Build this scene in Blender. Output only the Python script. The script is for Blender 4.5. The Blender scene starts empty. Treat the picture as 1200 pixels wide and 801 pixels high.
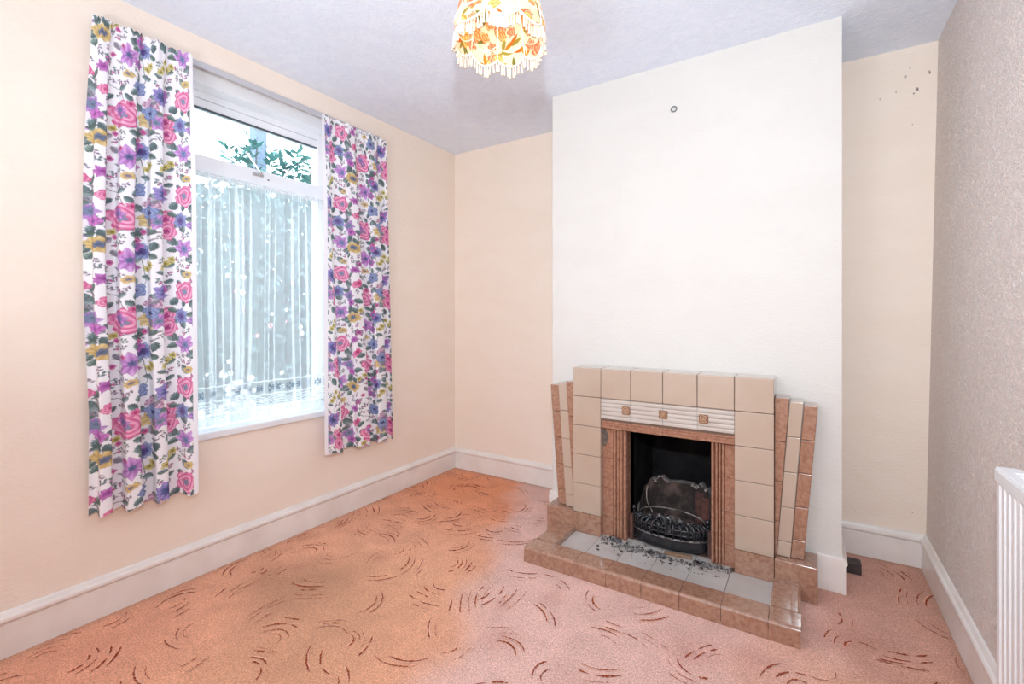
import bpy, bmesh, math, random
import numpy as np
from mathutils import Vector, Matrix
PI = math.pi
random.seed(7); RNG = np.random.default_rng(11)
scn = bpy.context.scene
COL = scn.collection

def S(r, g, b):
    def f(u):
        u /= 255.0
        return u / 12.92 if u <= .04045 else ((u + .055) / 1.055) ** 2.4
    return (f(r), f(g), f(b), 1.0)

# ------------------------------------------------------------------ room numbers (metres)
XL, XRT, XRB = -2.3465, 0.512, 0.466        # left wall, right wall at ceiling / at floor (it leans)
YB, YC, YR = 2.8864, 2.4347, -1.15          # alcove back wall, chimney breast face, rear wall
BL, BR = -1.2529, 0.1241                    # chimney breast sides
H = 2.4486
CAMZ, TH, FPX, Y0 = 1.1665, math.radians(32.162), 550.52, 372.5

# ------------------------------------------------------------------ mesh builder
class MB:
    def __init__(s): s.v = []; s.f = []; s.m = []
    def add(s, vs, fs, mi=0):
        o = len(s.v); s.v += [tuple(v) for v in vs]; s.f += [tuple(i + o for i in f) for f in fs]; s.m += [mi] * len(fs)
    def bm(s, b, mi=0):
        b.verts.index_update()
        s.add([v.co[:] for v in b.verts], [[v.index for v in f.verts] for f in b.faces], mi); b.free()
    def box(s, x0, x1, y0, y1, z0, z1, bev=0, seg=2, mi=0):
        b = bmesh.new(); bmesh.ops.create_cube(b, size=1)
        for v in b.verts:
            v.co = ((x0 + x1) / 2 + v.co.x * (x1 - x0), (y0 + y1) / 2 + v.co.y * (y1 - y0), (z0 + z1) / 2 + v.co.z * (z1 - z0))
        if bev: bmesh.ops.bevel(b, geom=b.edges[:], offset=bev, segments=seg, affect='EDGES', profile=.5)
        s.bm(b, mi)
    def hexa(s, p, bev=0, seg=2, mi=0):       # 8 points: bottom ring then top ring, counter-clockwise seen from above
        b = bmesh.new(); vs = [b.verts.new(q) for q in p]
        for f in ((3, 2, 1, 0), (4, 5, 6, 7), (0, 1, 5, 4), (1, 2, 6, 5), (2, 3, 7, 6), (3, 0, 4, 7)): b.faces.new([vs[i] for i in f])
        if bev: bmesh.ops.bevel(b, geom=b.edges[:], offset=bev, segments=seg, affect='EDGES', profile=.5)
        s.bm(b, mi)
    def prism(s, prof, fn0, fn1, mi=0):       # closed 2D profile mapped by fn0 / fn1 to the two ends
        n = len(prof)
        vs = [fn0(*p) for p in prof] + [fn1(*p) for p in prof]
        fs = [(i, (i + 1) % n, n + (i + 1) % n, n + i) for i in range(n)] + [tuple(range(n))[::-1], tuple(range(n, 2 * n))]
        s.add(vs, fs, mi)
    def tube(s, pts, r, n=8, closed=False, mi=0, rs=None):
        pts = [Vector(p) for p in pts]; N = len(pts); vs = []; fs = []
        up = None
        for i, p in enumerate(pts):
            a = pts[i - 1] if (i or closed) else p; c = pts[(i + 1) % N] if (i < N - 1 or closed) else p
            d = (c - a).normalized()
            if up is None: up = Vector((0, 0, 1)) if abs(d.z) < .9 else Vector((1, 0, 0))
            u = d.cross(up).normalized(); w = u.cross(d).normalized(); up = w
            rr = rs[i] if rs else r
            vs += [p + rr * (math.cos(2 * PI * k / n) * u + math.sin(2 * PI * k / n) * w) for k in range(n)]
        for i in range(N if closed else N - 1):
            j = (i + 1) % N
            fs += [(i * n + k, i * n + (k + 1) % n, j * n + (k + 1) % n, j * n + k) for k in range(n)]
        if not closed: fs += [tuple(range(n))[::-1], tuple((N - 1) * n + k for k in range(n))]
        s.add(vs, fs, mi)
    def ball(s, c, r, sx=1, sy=1, sz=1, sub=2, jit=0, mi=0, rnd=None):
        b = bmesh.new(); bmesh.ops.create_icosphere(b, subdivisions=sub, radius=r)
        rnd = rnd or random
        for v in b.verts:
            k = 1 + (rnd.random() - .5) * jit
            v.co = (c[0] + v.co.x * sx * k, c[1] + v.co.y * sy * k, c[2] + v.co.z * sz * k)
        s.bm(b, mi)
    def lathe(s, prof, c, n=24, mi=0, cap=True):   # prof: list of (r, z)
        vs = []; fs = []
        for r, z in prof: vs += [(c[0] + r * math.cos(2 * PI * k / n), c[1] + r * math.sin(2 * PI * k / n), c[2] + z) for k in range(n)]
        for i in range(len(prof) - 1): fs += [(i * n + k, i * n + (k + 1) % n, (i + 1) * n + (k + 1) % n, (i + 1) * n + k) for k in range(n)]
        if cap: fs += [tuple(range(n))[::-1], tuple((len(prof) - 1) * n + k for k in range(n))]
        s.add(vs, fs, mi)
    def build(s, name, mats, parent=None, base=None, smooth=False, angle=None):
        if not isinstance(mats, (list, tuple)): mats = [mats]
        o3 = Vector(parent_base(parent)) if parent else Vector(base or (0, 0, 0))
        me = bpy.data.meshes.new(name)
        me.from_pydata([tuple(Vector(v) - o3) for v in s.v], [], s.f)
        for m in mats: me.materials.append(m)
        me.polygons.foreach_set('material_index', s.m)
        b = bmesh.new(); b.from_mesh(me); bmesh.ops.recalc_face_normals(b, faces=b.faces); b.to_mesh(me); b.free()
        if smooth: me.polygons.foreach_set('use_smooth', [True] * len(me.polygons))
        if angle is not None:
            me.polygons.foreach_set('use_smooth', [True] * len(me.polygons)); me.set_sharp_from_angle(angle=math.radians(angle))
        wn = angle is not None
        me.update()
        o = bpy.data.objects.new(name, me); COL.objects.link(o)
        if wn: o.modifiers.new('even_shading', 'WEIGHTED_NORMAL').keep_sharp = True
        if parent: o.parent = parent
        else: o.location = o3
        return o

def parent_base(p):
    v = Vector((0, 0, 0))
    while p: v += p.location; p = p.parent
    return v
def tag(o, label, cat, group=None, kind=None):
    o['label'] = label; o['category'] = cat
    if group: o['group'] = group
    if kind: o['kind'] = kind
    return o
def thing(name, label, cat, loc, group=None):
    o = bpy.data.objects.new(name, None); COL.objects.link(o); o.location = loc; o.empty_display_size = .1
    return tag(o, label, cat, group)
def struct(o):
    o['kind'] = 'structure'; return o
def rawmesh(name, V, F, mats, base=(0, 0, 0), parent=None, colors=None, alphas=None, smooth=True):
    """V (n,3) array and quads F (m,4) array, fast path; colors is an (n,3) linear colour per vertex."""
    me = bpy.data.meshes.new(name)
    b = np.array(parent_base(parent) if parent else base, float)
    V = V - b
    me.vertices.add(len(V)); me.vertices.foreach_set('co', V.astype(np.float32).ravel())
    me.loops.add(F.size); me.loops.foreach_set('vertex_index', F.astype(np.int32).ravel())
    me.polygons.add(len(F)); me.polygons.foreach_set('loop_start', np.arange(0, F.size, 4, dtype=np.int32))
    me.update(calc_edges=True)
    for m in (mats if isinstance(mats, (list, tuple)) else [mats]): me.materials.append(m)
    if smooth: me.polygons.foreach_set('use_smooth', np.ones(len(F), dtype=bool))
    if colors is not None:
        a = me.color_attributes.new('print', 'FLOAT_COLOR', 'POINT')
        c = np.ones((len(V), 4), np.float32); c[:, :3] = colors
        if alphas is not None: c[:, 3] = alphas
        a.data.foreach_set('color', c.ravel())
    me.validate(); me.update()
    o = bpy.data.objects.new(name, me); COL.objects.link(o)
    if parent: o.parent = parent
    else: o.location = base
    return o
def gridfaces(nu, nv):
    i, j = np.meshgrid(np.arange(nv - 1), np.arange(nu - 1), indexing='ij')
    a = (i * nu + j).ravel()
    return np.stack([a, a + 1, a + nu + 1, a + nu], 1)

# ------------------------------------------------------------------ materials
def newmat(name):
    m = bpy.data.materials.new(name); m.use_nodes = True; nt = m.node_tree
    return m, nt, nt.nodes, nt.links, nt.nodes['Principled BSDF']
def mat(name, c, rough=.5, c2=None, nscale=8, ndet=4, bump=0, bscale=60, bdist=.002, metal=0, spec=.5, dist=0, lo=.35, hi=.65, stretch=None, coat=0):
    m, nt, N, L, B = newmat(name)
    B.inputs['Base Color'].default_value = c; B.inputs['Roughness'].default_value = rough
    B.inputs['Metallic'].default_value = metal; B.inputs['Specular IOR Level'].default_value = spec
    B.inputs['Coat Weight'].default_value = coat; B.inputs['Coat Roughness'].default_value = .08
    tc = N.new('ShaderNodeTexCoord'); src = tc.outputs['Object']
    if stretch:
        mp = N.new('ShaderNodeMapping'); mp.inputs['Scale'].default_value = stretch; L.new(src, mp.inputs['Vector']); src = mp.outputs['Vector']
    if c2:
        n = N.new('ShaderNodeTexNoise'); n.inputs['Scale'].default_value = nscale; n.inputs['Detail'].default_value = ndet; n.inputs['Distortion'].default_value = dist
        r = N.new('ShaderNodeMapRange'); r.inputs['From Min'].default_value = lo; r.inputs['From Max'].default_value = hi
        x = N.new('ShaderNodeMix'); x.data_type = 'RGBA'; x.inputs['A'].default_value = c; x.inputs['B'].default_value = c2
        L.new(src, n.inputs['Vector']); L.new(n.outputs['Fac'], r.inputs['Value']); L.new(r.outputs['Result'], x.inputs['Factor']); L.new(x.outputs['Result'], B.inputs['Base Color'])
    if bump:
        n = N.new('ShaderNodeTexNoise'); n.inputs['Scale'].default_value = bscale; n.inputs['Detail'].default_value = 3; n.inputs['Distortion'].default_value = dist
        bp = N.new('ShaderNodeBump'); bp.inputs['Strength'].default_value = bump; bp.inputs['Distance'].default_value = bdist
        L.new(src, n.inputs['Vector']); L.new(n.outputs['Fac'], bp.inputs['Height']); L.new(bp.outputs['Normal'], B.inputs['Normal'])
    return m
def mat_print(name, rough=.8, transl=0.25, weave=.15):
    m, nt, N, L, B = newmat(name)
    a = N.new('ShaderNodeAttribute'); a.attribute_name = 'print'
    L.new(a.outputs['Color'], B.inputs['Base Color']); B.inputs['Roughness'].default_value = rough; B.inputs['Specular IOR Level'].default_value = .2
    if transl:
        t = N.new('ShaderNodeBsdfTranslucent'); L.new(a.outputs['Color'], t.inputs['Color'])
        x = N.new('ShaderNodeMixShader'); x.inputs[0].default_value = transl
        L.new(B.outputs[0], x.inputs[1]); L.new(t.outputs[0], x.inputs[2]); L.new(x.outputs[0], N['Material Output'].inputs['Surface'])
    if weave:
        tc = N.new('ShaderNodeTexCoord'); n = N.new('ShaderNodeTexNoise'); n.inputs['Scale'].default_value = 700
        bp = N.new('ShaderNodeBump'); bp.inputs['Strength'].default_value = weave; bp.inputs['Distance'].default_value = .001
        L.new(tc.outputs['Object'], n.inputs['Vector']); L.new(n.outputs['Fac'], bp.inputs['Height']); L.new(bp.outputs['Normal'], B.inputs['Normal'])
    return m

M = {}
M['wall_cream'] = mat('cream_wallpaper', S(240, 226, 213), .75, c2=S(238, 223, 209), nscale=3, bump=.45, bscale=55, bdist=.004, dist=.6, stretch=(1, 1, 2.2), spec=.25)
M['wall_breast'] = mat('pale_breast_wallpaper', S(219, 216, 211), .75, c2=S(217, 213, 208), nscale=2.5, bump=.4, bscale=70, bdist=.004, dist=.6, stretch=(1, 1, 2), spec=.25)
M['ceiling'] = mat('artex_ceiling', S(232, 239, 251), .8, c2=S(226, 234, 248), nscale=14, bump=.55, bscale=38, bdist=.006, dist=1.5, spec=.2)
M['white_gloss'] = mat('white_gloss_paint', S(236, 231, 227), .32, c2=S(226, 219, 214), nscale=6, bump=.08, bscale=25, bdist=.002)
M['white_frame'] = mat('white_window_paint', S(236, 238, 241), .35, c2=S(228, 231, 236), nscale=5, bump=.05, bscale=30)
M['grey_track'] = mat('grey_track_plastic', S(188, 187, 193), .4, bump=.03, bscale=50)
M['dark_gasket'] = mat('dark_gasket', S(75, 80, 90), .6, bump=.05, bscale=80)
M['cream_tile'] = mat('cream_glazed_tile', S(186, 167, 151), .14, c2=S(181, 160, 143), nscale=5, bump=.02, bscale=30, coat=.7)
M['fluted_tile'] = mat('pale_fluted_tile', S(196, 186, 178), .22, c2=S(188, 176, 167), nscale=9, bump=.03, bscale=30)
M['brown_tile'] = mat('mottled_brown_tile', S(168, 129, 108), .14, c2=S(145, 104, 84), nscale=60, ndet=8, dist=.5, lo=.38, hi=.66, bump=.02, bscale=40, coat=.8)
M['rib_tile'] = mat('ribbed_brown_tile', S(170, 126, 104), .2, c2=S(146, 102, 82), nscale=60, ndet=8, dist=.5, bump=.03, bscale=40, coat=.2)
M['hearth_tile'] = mat('grey_hearth_tile', S(196, 190, 186), .28, c2=S(180, 172, 166), nscale=7, bump=.03, bscale=40)
M['grout'] = mat('dark_grout', S(112, 90, 76), .9, bump=.1, bscale=90)
M['mortar'] = mat('bare_grey_mortar', S(120, 106, 98), .95, c2=S(90, 76, 68), nscale=60, bump=.6, bscale=90, bdist=.006)
M['rosette'] = mat('rosette_relief', S(112, 72, 46), .3, c2=S(150, 106, 78), nscale=120, lo=.42, hi=.6, bump=.1, bscale=90)
M['soot'] = mat('black_soot', S(24, 23, 25), .95, c2=S(38, 36, 38), nscale=9, bump=.4, bscale=30, bdist=.01, spec=.1)
M['fireback'] = mat('sooty_fireback', S(58, 52, 51), .95, c2=S(116, 98, 92), nscale=11, ndet=6, lo=.46, hi=.72, bump=.6, bscale=35, bdist=.008, spec=.15)
M['burnt_edge'] = mat('burnt_pale_edge', S(120, 112, 110), .95, c2=S(176, 166, 162), nscale=40, bump=.7, bscale=60, bdist=.006)
M['burnt_brick'] = mat('burnt_red_brick', S(112, 72, 64), .95, c2=S(62, 48, 46), nscale=18, bump=.5, bscale=60, bdist=.006)
M['cast_iron'] = mat('black_cast_iron', S(46, 47, 51), .22, c2=S(66, 66, 70), nscale=30, bump=.25, bscale=120, bdist=.002, metal=.55)
M['worn_iron'] = mat('worn_iron_rim', S(150, 148, 146), .35, c2=S(70, 68, 68), nscale=40, metal=.7, bump=.15, bscale=120)  # paler than the grate: the apron rim's highlight is put into this colour
M['coal'] = mat('glossy_coal', S(36, 36, 40), .16, c2=S(120, 118, 118), nscale=45, lo=.46, hi=.66, bump=.5, bscale=70, bdist=.006)
M['ash'] = mat('grey_ash', S(118, 110, 106), .95, c2=S(58, 54, 54), nscale=120, bump=.5, bscale=150, bdist=.004)
M['wire'] = mat('pale_wire', S(170, 160, 150), .35, metal=.7, bump=.02, bscale=200)
M['stick'] = mat('scorched_wood', S(156, 124, 98), .8, c2=S(100, 76, 58), nscale=30, stretch=(4, 20, 20), bump=.2, bscale=60)
M['carve'] = mat('carved_pile_rust', S(166, 86, 64), 1, c2=S(138, 62, 44), nscale=160, bump=.6, bscale=300, bdist=.004, spec=0)
M['carve_lip'] = mat('carved_pile_lip', S(232, 186, 164), 1, c2=S(224, 170, 142), nscale=160, bump=.6, bscale=300, bdist=.004, spec=0)  # flat pale sliver: embossed highlight of the strokes put into the pile colour
M['radiator'] = mat('white_enamel', S(240, 242, 244), .28, c2=S(234, 236, 239), nscale=4, bump=.02, bscale=20)
M['chrome'] = mat('worn_metal', S(190, 190, 192), .28, metal=.9, bump=.04, bscale=120)
M['chip'] = mat('chipped_plaster', S(118, 106, 102), .95, c2=S(176, 164, 160), nscale=150, bump=.4, bscale=200)
M['ring'] = mat('grey_ring_plastic', S(108, 110, 114), .35, bump=.03, bscale=150)
M['black_block'] = mat('dark_bitumen_block', S(52, 46, 47), .55, c2=S(70, 62, 62), nscale=30, bump=.2, bscale=60)
M['trim_white'] = mat('cream_braid', S(244, 234, 222), .8, bump=.4, bscale=400, bdist=.002)
M['tassel'] = mat('cream_tassel_thread', S(240, 228, 210), .85, c2=S(222, 202, 178), nscale=90, bump=.4, bscale=300)
M['brass'] = mat('brass', S(200, 165, 100), .3, metal=.9, bump=.03, bscale=100)
M['leaf'] = mat('teal_leaf', S(76, 130, 124), .5, c2=S(48, 100, 96), nscale=7, bump=.1, bscale=50)
M['leaf_dark'] = mat('dark_hedge_leaf', S(98, 126, 128), .5, c2=S(68, 98, 102), nscale=6, bump=.1, bscale=50)
M['bark'] = mat('bark', S(96, 84, 74), .9, c2=S(66, 58, 52), nscale=20, bump=.5, bscale=40, bdist=.01)
M['blossom'] = mat('white_blossom', S(250, 250, 250), .6, bump=.05, bscale=50)
M['pinkbloom'] = mat('pink_blossom', S(240, 150, 170), .6, bump=.05, bscale=50)
M['post'] = mat('pale_post_render', S(108, 120, 142), .8, c2=S(100, 112, 134), nscale=6, bump=.2, bscale=50)
M['fence'] = mat('weathered_fence', S(134, 150, 156), .85, c2=S(116, 132, 138), nscale=6, stretch=(8, 8, .6), bump=.3, bscale=30)
M['earth'] = mat('garden_earth', S(92, 98, 84), .95, c2=S(70, 80, 66), nscale=8, bump=.5, bscale=30, bdist=.01)
M['print'] = mat_print('floral_cotton', transl=.12)
M['lining'] = mat('white_lining', S(236, 234, 240), .85, bump=.1, bscale=500)
M['shade_print'] = mat_print('floral_shade_fabric', transl=.38)

# right wall: vermicelli embossed paper
def right_wall_mat():
    m, nt, N, L, B = newmat('vermicelli_wallpaper')
    B.inputs['Roughness'].default_value = .6; B.inputs['Specular IOR Level'].default_value = .35
    tc = N.new('ShaderNodeTexCoord')
    n = N.new('ShaderNodeTexNoise'); n.inputs['Scale'].default_value = 46; n.inputs['Detail'].default_value = 2; n.inputs['Distortion'].default_value = 2.2
    L.new(tc.outputs['Object'], n.inputs['Vector'])
    a = N.new('ShaderNodeMath'); a.operation = 'SUBTRACT'; a.inputs[1].default_value = .5; L.new(n.outputs['Fac'], a.inputs[0])
    b = N.new('ShaderNodeMath'); b.operation = 'ABSOLUTE'; L.new(a.outputs[0], b.inputs[0])
    r = N.new('ShaderNodeMapRange'); r.inputs['From Min'].default_value = 0; r.inputs['From Max'].default_value = .085; r.inputs['To Min'].default_value = 1; r.inputs['To Max'].default_value = 0
    L.new(b.outputs[0], r.inputs['Value'])
    x = N.new('ShaderNodeMix'); x.data_type = 'RGBA'; x.inputs['A'].default_value = S(236, 220, 212); x.inputs['B'].default_value = S(253, 249, 246)  # ridges paler than hollows: light on the relief painted into the colour
    L.new(r.outputs['Result'], x.inputs['Factor']); L.new(x.outputs['Result'], B.inputs['Base Color'])
    bp = N.new('ShaderNodeBump'); bp.inputs['Strength'].default_value = .8; bp.inputs['Distance'].default_value = .005
    L.new(r.outputs['Result'], bp.inputs['Height']); L.new(bp.outputs['Normal'], B.inputs['Normal'])
    return m
M['wall_right'] = right_wall_mat()

def carpet_mat():
    m, nt, N, L, B = newmat('sculpted_carpet')
    B.inputs['Roughness'].default_value = 1; B.inputs['Specular IOR Level'].default_value = 0
    B.inputs['Sheen Weight'].default_value = .15
    tc = N.new('ShaderNodeTexCoord')
    at = N.new('ShaderNodeAttribute'); at.attribute_name = 'print'
    def noise(sc, det=3, d=0):
        n = N.new('ShaderNodeTexNoise'); n.inputs['Scale'].default_value = sc; n.inputs['Detail'].default_value = det; n.inputs['Distortion'].default_value = d
        L.new(tc.outputs['Object'], n.inputs['Vector']); return n
    n1 = noise(240, 3); n2 = noise(7, 5, .8); n3 = noise(90, 3)
    def scale_by(col, n, lo, hi, a=.3, b=.7):
        r = N.new('ShaderNodeMapRange'); r.inputs['From Min'].default_value = a; r.inputs['From Max'].default_value = b; r.inputs['To Min'].default_value = lo; r.inputs['To Max'].default_value = hi
        L.new(n.outputs['Fac'], r.inputs['Value'])
        x = N.new('ShaderNodeVectorMath'); x.operation = 'SCALE'; L.new(col, x.inputs[0]); L.new(r.outputs['Result'], x.inputs['Scale']); return x.outputs['Vector']
    c = scale_by(at.outputs['Color'], n1, .62, 1.36)
    c = scale_by(c, n2, .9, 1.08)
    c = scale_by(c, n3, .88, 1.1)
    L.new(c, B.inputs['Base Color'])
    bp = N.new('ShaderNodeBump'); bp.inputs['Strength'].default_value = .5; bp.inputs['Distance'].default_value = .004
    L.new(n1.outputs['Fac'], bp.inputs['Height'])
    b2 = N.new('ShaderNodeBump'); b2.inputs['Strength'].default_value = .3; b2.inputs['Distance'].default_value = .01
    L.new(n3.outputs['Fac'], b2.inputs['Height']); L.new(bp.outputs['Normal'], b2.inputs['Normal']); L.new(b2.outputs['Normal'], B.inputs['Normal'])
    return m
M['carpet'] = carpet_mat()

def glass_mat():
    m, nt, N, L, B = newmat('window_glass')
    t = N.new('ShaderNodeBsdfTransparent'); t.inputs[0].default_value = (.93, .97, .98, 1)
    g = N.new('ShaderNodeBsdfGlossy'); g.inputs['Roughness'].default_value = .02
    x = N.new('ShaderNodeMixShader'); x.inputs[0].default_value = .05
    L.new(t.outputs[0], x.inputs[1]); L.new(g.outputs[0], x.inputs[2]); L.new(x.outputs[0], N['Material Output'].inputs['Surface'])
    return m
M['glass'] = glass_mat()
def net_mat():
    m, nt, N, L, B = newmat('white_net')
    at = N.new('ShaderNodeAttribute'); at.attribute_name = 'print'
    d = N.new('ShaderNodeBsdfDiffuse'); L.new(at.outputs['Color'], d.inputs['Color'])
    l = N.new('ShaderNodeBsdfTranslucent'); L.new(at.outputs['Color'], l.inputs['Color'])
    a = N.new('ShaderNodeMixShader'); a.inputs[0].default_value = .45; L.new(d.outputs[0], a.inputs[1]); L.new(l.outputs[0], a.inputs[2])
    t = N.new('ShaderNodeBsdfTransparent')
    x = N.new('ShaderNodeMixShader'); L.new(at.outputs['Alpha'], x.inputs[0]); L.new(t.outputs[0], x.inputs[1]); L.new(a.outputs[0], x.inputs[2])
    L.new(x.outputs[0], N['Material Output'].inputs['Surface'])
    return m
M['net'] = net_mat()
def emit(name, c, st):
    m, nt, N, L, B = newmat(name); B.inputs['Base Color'].default_value = c
    B.inputs['Emission Color'].default_value = c; B.inputs['Emission Strength'].default_value = st; return m
M['bulb'] = emit('lit_bulb', S(255, 234, 206), 20)

# ------------------------------------------------------------------ floor
def floor():
    gx, gy = 150, 210
    xs = np.linspace(XL, .56, gx); ys = np.linspace(YR, YB, gy)
    X, Y = np.meshgrid(xs, ys); X = X.ravel(); Y = Y.ravel()
    lin = lambda *c: np.array(S(*c)[:3])
    col = np.tile(lin(226, 164, 132), (X.size, 1))
    def blend(c, w): col[:] = col * (1 - w[:, None]) + lin(*c) * w[:, None]
    def blob(x, y, rx, ry, p=2): return np.exp(-((((X - x) / rx) ** 2 + ((Y - y) / ry) ** 2) ** (p / 2)))
    wob = .09 * np.sin(5 * X + 3 * Y) + .05 * np.sin(11 * X - 7 * Y + 1) + .03 * np.sin(19 * Y + 13 * X)
    def sm(v, a, b): t = np.clip((v - a) / (b - a), 0, 1); return t * t * (3 - 2 * t)
    blend((226, 142, 96), .9 * blob(-2.0, 2.6, .7, .45))                      # unfaded corner by the alcove
    blend((222, 138, 96), .6 * blob(-1.45, 2.45, .35, .3))
    pink = sm(X + .35 * (Y - 1.6) + wob, -1.42, -1.12) * sm(-(X - .35 * (Y - 1.6)) + wob, -.2, .25)
    blend((222, 180, 168), pink)
    blend((206, 154, 136), .85 * sm(X + .5 * (Y - 2.2) + wob, -.05, .2))       # worn corner right of the hearth
    blend((164, 120, 92), .75 * blob(-1.83, 1.25, .26, .24, 2.4)); blend((176, 128, 98), .6 * blob(-2.0, 1.2, .14, .12))
    blend((196, 146, 114), .65 * blob(-1.5, 1.05, .3, .42)); blend((214, 158, 122), .45 * blob(-1.6, 1.55, .3, .16))
    blend((222, 152, 126), .6 * blob(-2.1, .55, .35, .45))
    for (x, y, r, k) in ((-.95, 1.42, .07, .3), (-.9, 1.75, .05, .3), (-.35, 1.72, .1, .35), (-.15, 1.8, .1, .35), (-1.05, 1.6, .05, .3), (-.6, 1.35, .08, .25), (-1.75, 1.6, .04, .35), (-2.02, 1.33, .03, .4), (.1, 2.1, .12, .3)):
        blend((186, 120, 104), k * blob(x, y, r, r))
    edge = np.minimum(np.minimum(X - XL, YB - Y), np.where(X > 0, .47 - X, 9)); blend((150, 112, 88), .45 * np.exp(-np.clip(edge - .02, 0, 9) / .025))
    V = np.stack([X, Y, np.zeros_like(X)], 1); F = gridfaces(gx, gy)
    # carved strokes of the pile: clusters of nested arcs, each a ragged narrow sliver
    rnd = random.Random(21); cents = []; tries = 0
    while tries < 6000 and len(cents) < 190:
        tries += 1; x = rnd.uniform(XL + .05, .44); y = rnd.uniform(.15, YB - .05)
        if -1.25 < x < .06 and y > 1.9: continue
        if all((x - a) ** 2 + (y - b) ** 2 > .16 ** 2 for a, b in cents): cents.append((x, y))
    RV = []; RF = []; RM = []
    def sliver(pts, w, mi, z):
        o = len(RV); n = len(pts)
        for i, (p, nx, ny) in enumerate(pts):
            k = math.sin(PI * (i + .6) / (n + .2)) ** .5 * rnd.choice((.35, .7, 1.0, 1.3))
            for s_ in (-1, 1): RV.append((p[0] + nx * s_ * w * k * .5 + rnd.uniform(-.001, .001), p[1] + ny * s_ * w * k * .5 + rnd.uniform(-.001, .001), z))
        for i in range(n - 1): RF.append((o + 2 * i, o + 2 * i + 1, o + 2 * i + 3, o + 2 * i + 2)); RM.append(mi)
    for (x, y) in cents:
        a0 = rnd.uniform(0, 2 * PI); n = rnd.choice((2, 3, 3, 4, 4, 5)); R0 = rnd.choice((rnd.uniform(.07, .14), rnd.uniform(.12, .3))); sp = rnd.uniform(.022, .038)
        cx, cy = x - R0 * math.cos(a0), y - R0 * math.sin(a0); fan = rnd.uniform(-.18, .22)
        for k in range(n):
            R = R0 + sp * (k - n / 2) * 1.0; 
            if R < .03: continue
            ln = rnd.uniform(.05, .17); half = min(1.1, ln / R / 2); am = a0 + fan * (k - n / 2) * .12 / R0 + rnd.uniform(-.025, .025) / R; R += rnd.uniform(-.006, .006)
            if abs(x) > 9: continue
            m = max(8, int(ln / .0045)); cut = rnd.random() < .35; c0 = rnd.uniform(.3, .7)
            run = []
            wv = rnd.choice((.0024, .0038, .0055, .0068))
            for i in range(m + 1):
                t = i / m; a = am - half + 2 * half * t; rr = R + rnd.uniform(-.0008, .0008) + .004 * math.sin(3 * t + k)
                px, py = cx + rr * math.cos(a), cy + rr * math.sin(a)
                inside = XL + .02 < px < .455 and py < YB - .02 and not (-1.16 < px < -.01 and py > 1.93) and not (-1.27 < px < .15 and py > 2.26)
                if (cut and abs(t - c0) < .06) or not inside:
                    if len(run) > 2: sliver(run, wv, 0, .0022)
                    run = []; continue
                run.append(((px, py), math.cos(a), math.sin(a)))
            if len(run) > 2:
                sliver(run, wv, 0, .0022)
                sd = rnd.choice((-1, 1))
                if rnd.random() < .75: sliver([((p[0] + sd * nx * wv * .75, p[1] + sd * ny * wv * .75), nx, ny) for p, nx, ny in run], wv * .9, 1, .0018)
    n0 = len(V); V = np.vstack([V, np.array(RV)]); F = np.vstack([F, np.array(RF) + n0])
    cc = np.vstack([col, np.ones((len(RV), 3))])
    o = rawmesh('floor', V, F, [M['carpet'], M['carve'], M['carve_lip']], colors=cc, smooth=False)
    o.data.polygons.foreach_set('material_index', np.concatenate([np.zeros(len(F) - len(RF), int), np.array(RM) + 1]).astype(np.int32))
    struct(o); o['label'] = 'peach and pink sculpted pile carpet with rust coloured carved arcs'
floor()

# ------------------------------------------------------------------ walls and ceiling
def chips(mb, mi, y, spots, rnd):
    for (x, z, w, h) in spots:
        n = 9; vs = []
        for k in range(n):
            a = 2 * PI * k / n; q = .55 + .6 * rnd.random(); vs.append((x + w * q * math.cos(a), y, z + h * q * math.sin(a)))
        mb.add(vs, [tuple(range(n))], mi)
WY0, WY1, WZ0, WZ1 = .93, 1.81, .607, 2.331      # window opening in the left wall
b = MB(); xo = XL - .26
b.box(xo, XL, YR - .2, WY0, 0, H); b.box(xo, XL, WY1, YB, 0, H); b.box(xo, XL, WY0, WY1, 0, WZ0); b.box(xo, XL, WY0, WY1, WZ1, H)
struct(b.build('wall_left', M['wall_cream']))
b = MB(); b.box(xo, .75, YB, YB + .15, 0, H)
rc = random.Random(5)
chips(b, 1, YB - .0012, [(.477 - .04, 2.242, .006, .009), (.425, 2.225, .004, .006), (.42, 2.08, .003, .003), (.482, 2.31, .004, .010)], rc)
chips(b, 2, YB - .0012, [(.395, 2.31, .007, .011), (.3, 2.23, .006, .006), (.36, 2.25, .004, .008), (.41, 2.35, .006, .003)], rc)
chips(b, 1, YB - .0012, [(.16, .195, .006, .002), (.2, .205, .004, .002), (.42, .25, .003, .004)], rc)
struct(b.build('wall_back', [M['wall_cream'], M['chip'], mat('scuffed_plaster', S(196, 184, 178), .9, bump=.2, bscale=200)]))
b = MB()                                          # chimney breast, hollow behind the fire opening
ox0, ox1, oz1 = -.80, -.345, .64
b.box(BL, ox0, YC, YB, 0, H); b.box(ox1, BR, YC, YB, 0, H); b.box(ox0, ox1, YC, YB, oz1, H); b.box(ox0, ox1, YB - .06, YB, 0, oz1)
struct(b.build('wall_chimney_breast', M['wall_breast']))
b = MB()
b.hexa([(XRB, YR - .2, 0), (.75, YR - .2, 0), (.75, YB, 0), (XRB, YB, 0), (XRT, YR - .2, H), (.75, YR - .2, H), (.75, YB, H), (XRT, YB, H)])
struct(b.build('wall_right', M['wall_right']))
b = MB(); b.box(xo, .75, YR - .2, YR, 0, H); struct(b.build('wall_rear', M['wall_cream']))
b = MB(); b.box(xo, .75, YR - .2, YB + .15, H, H + .12); struct(b.build('ceiling', M['ceiling']))

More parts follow.
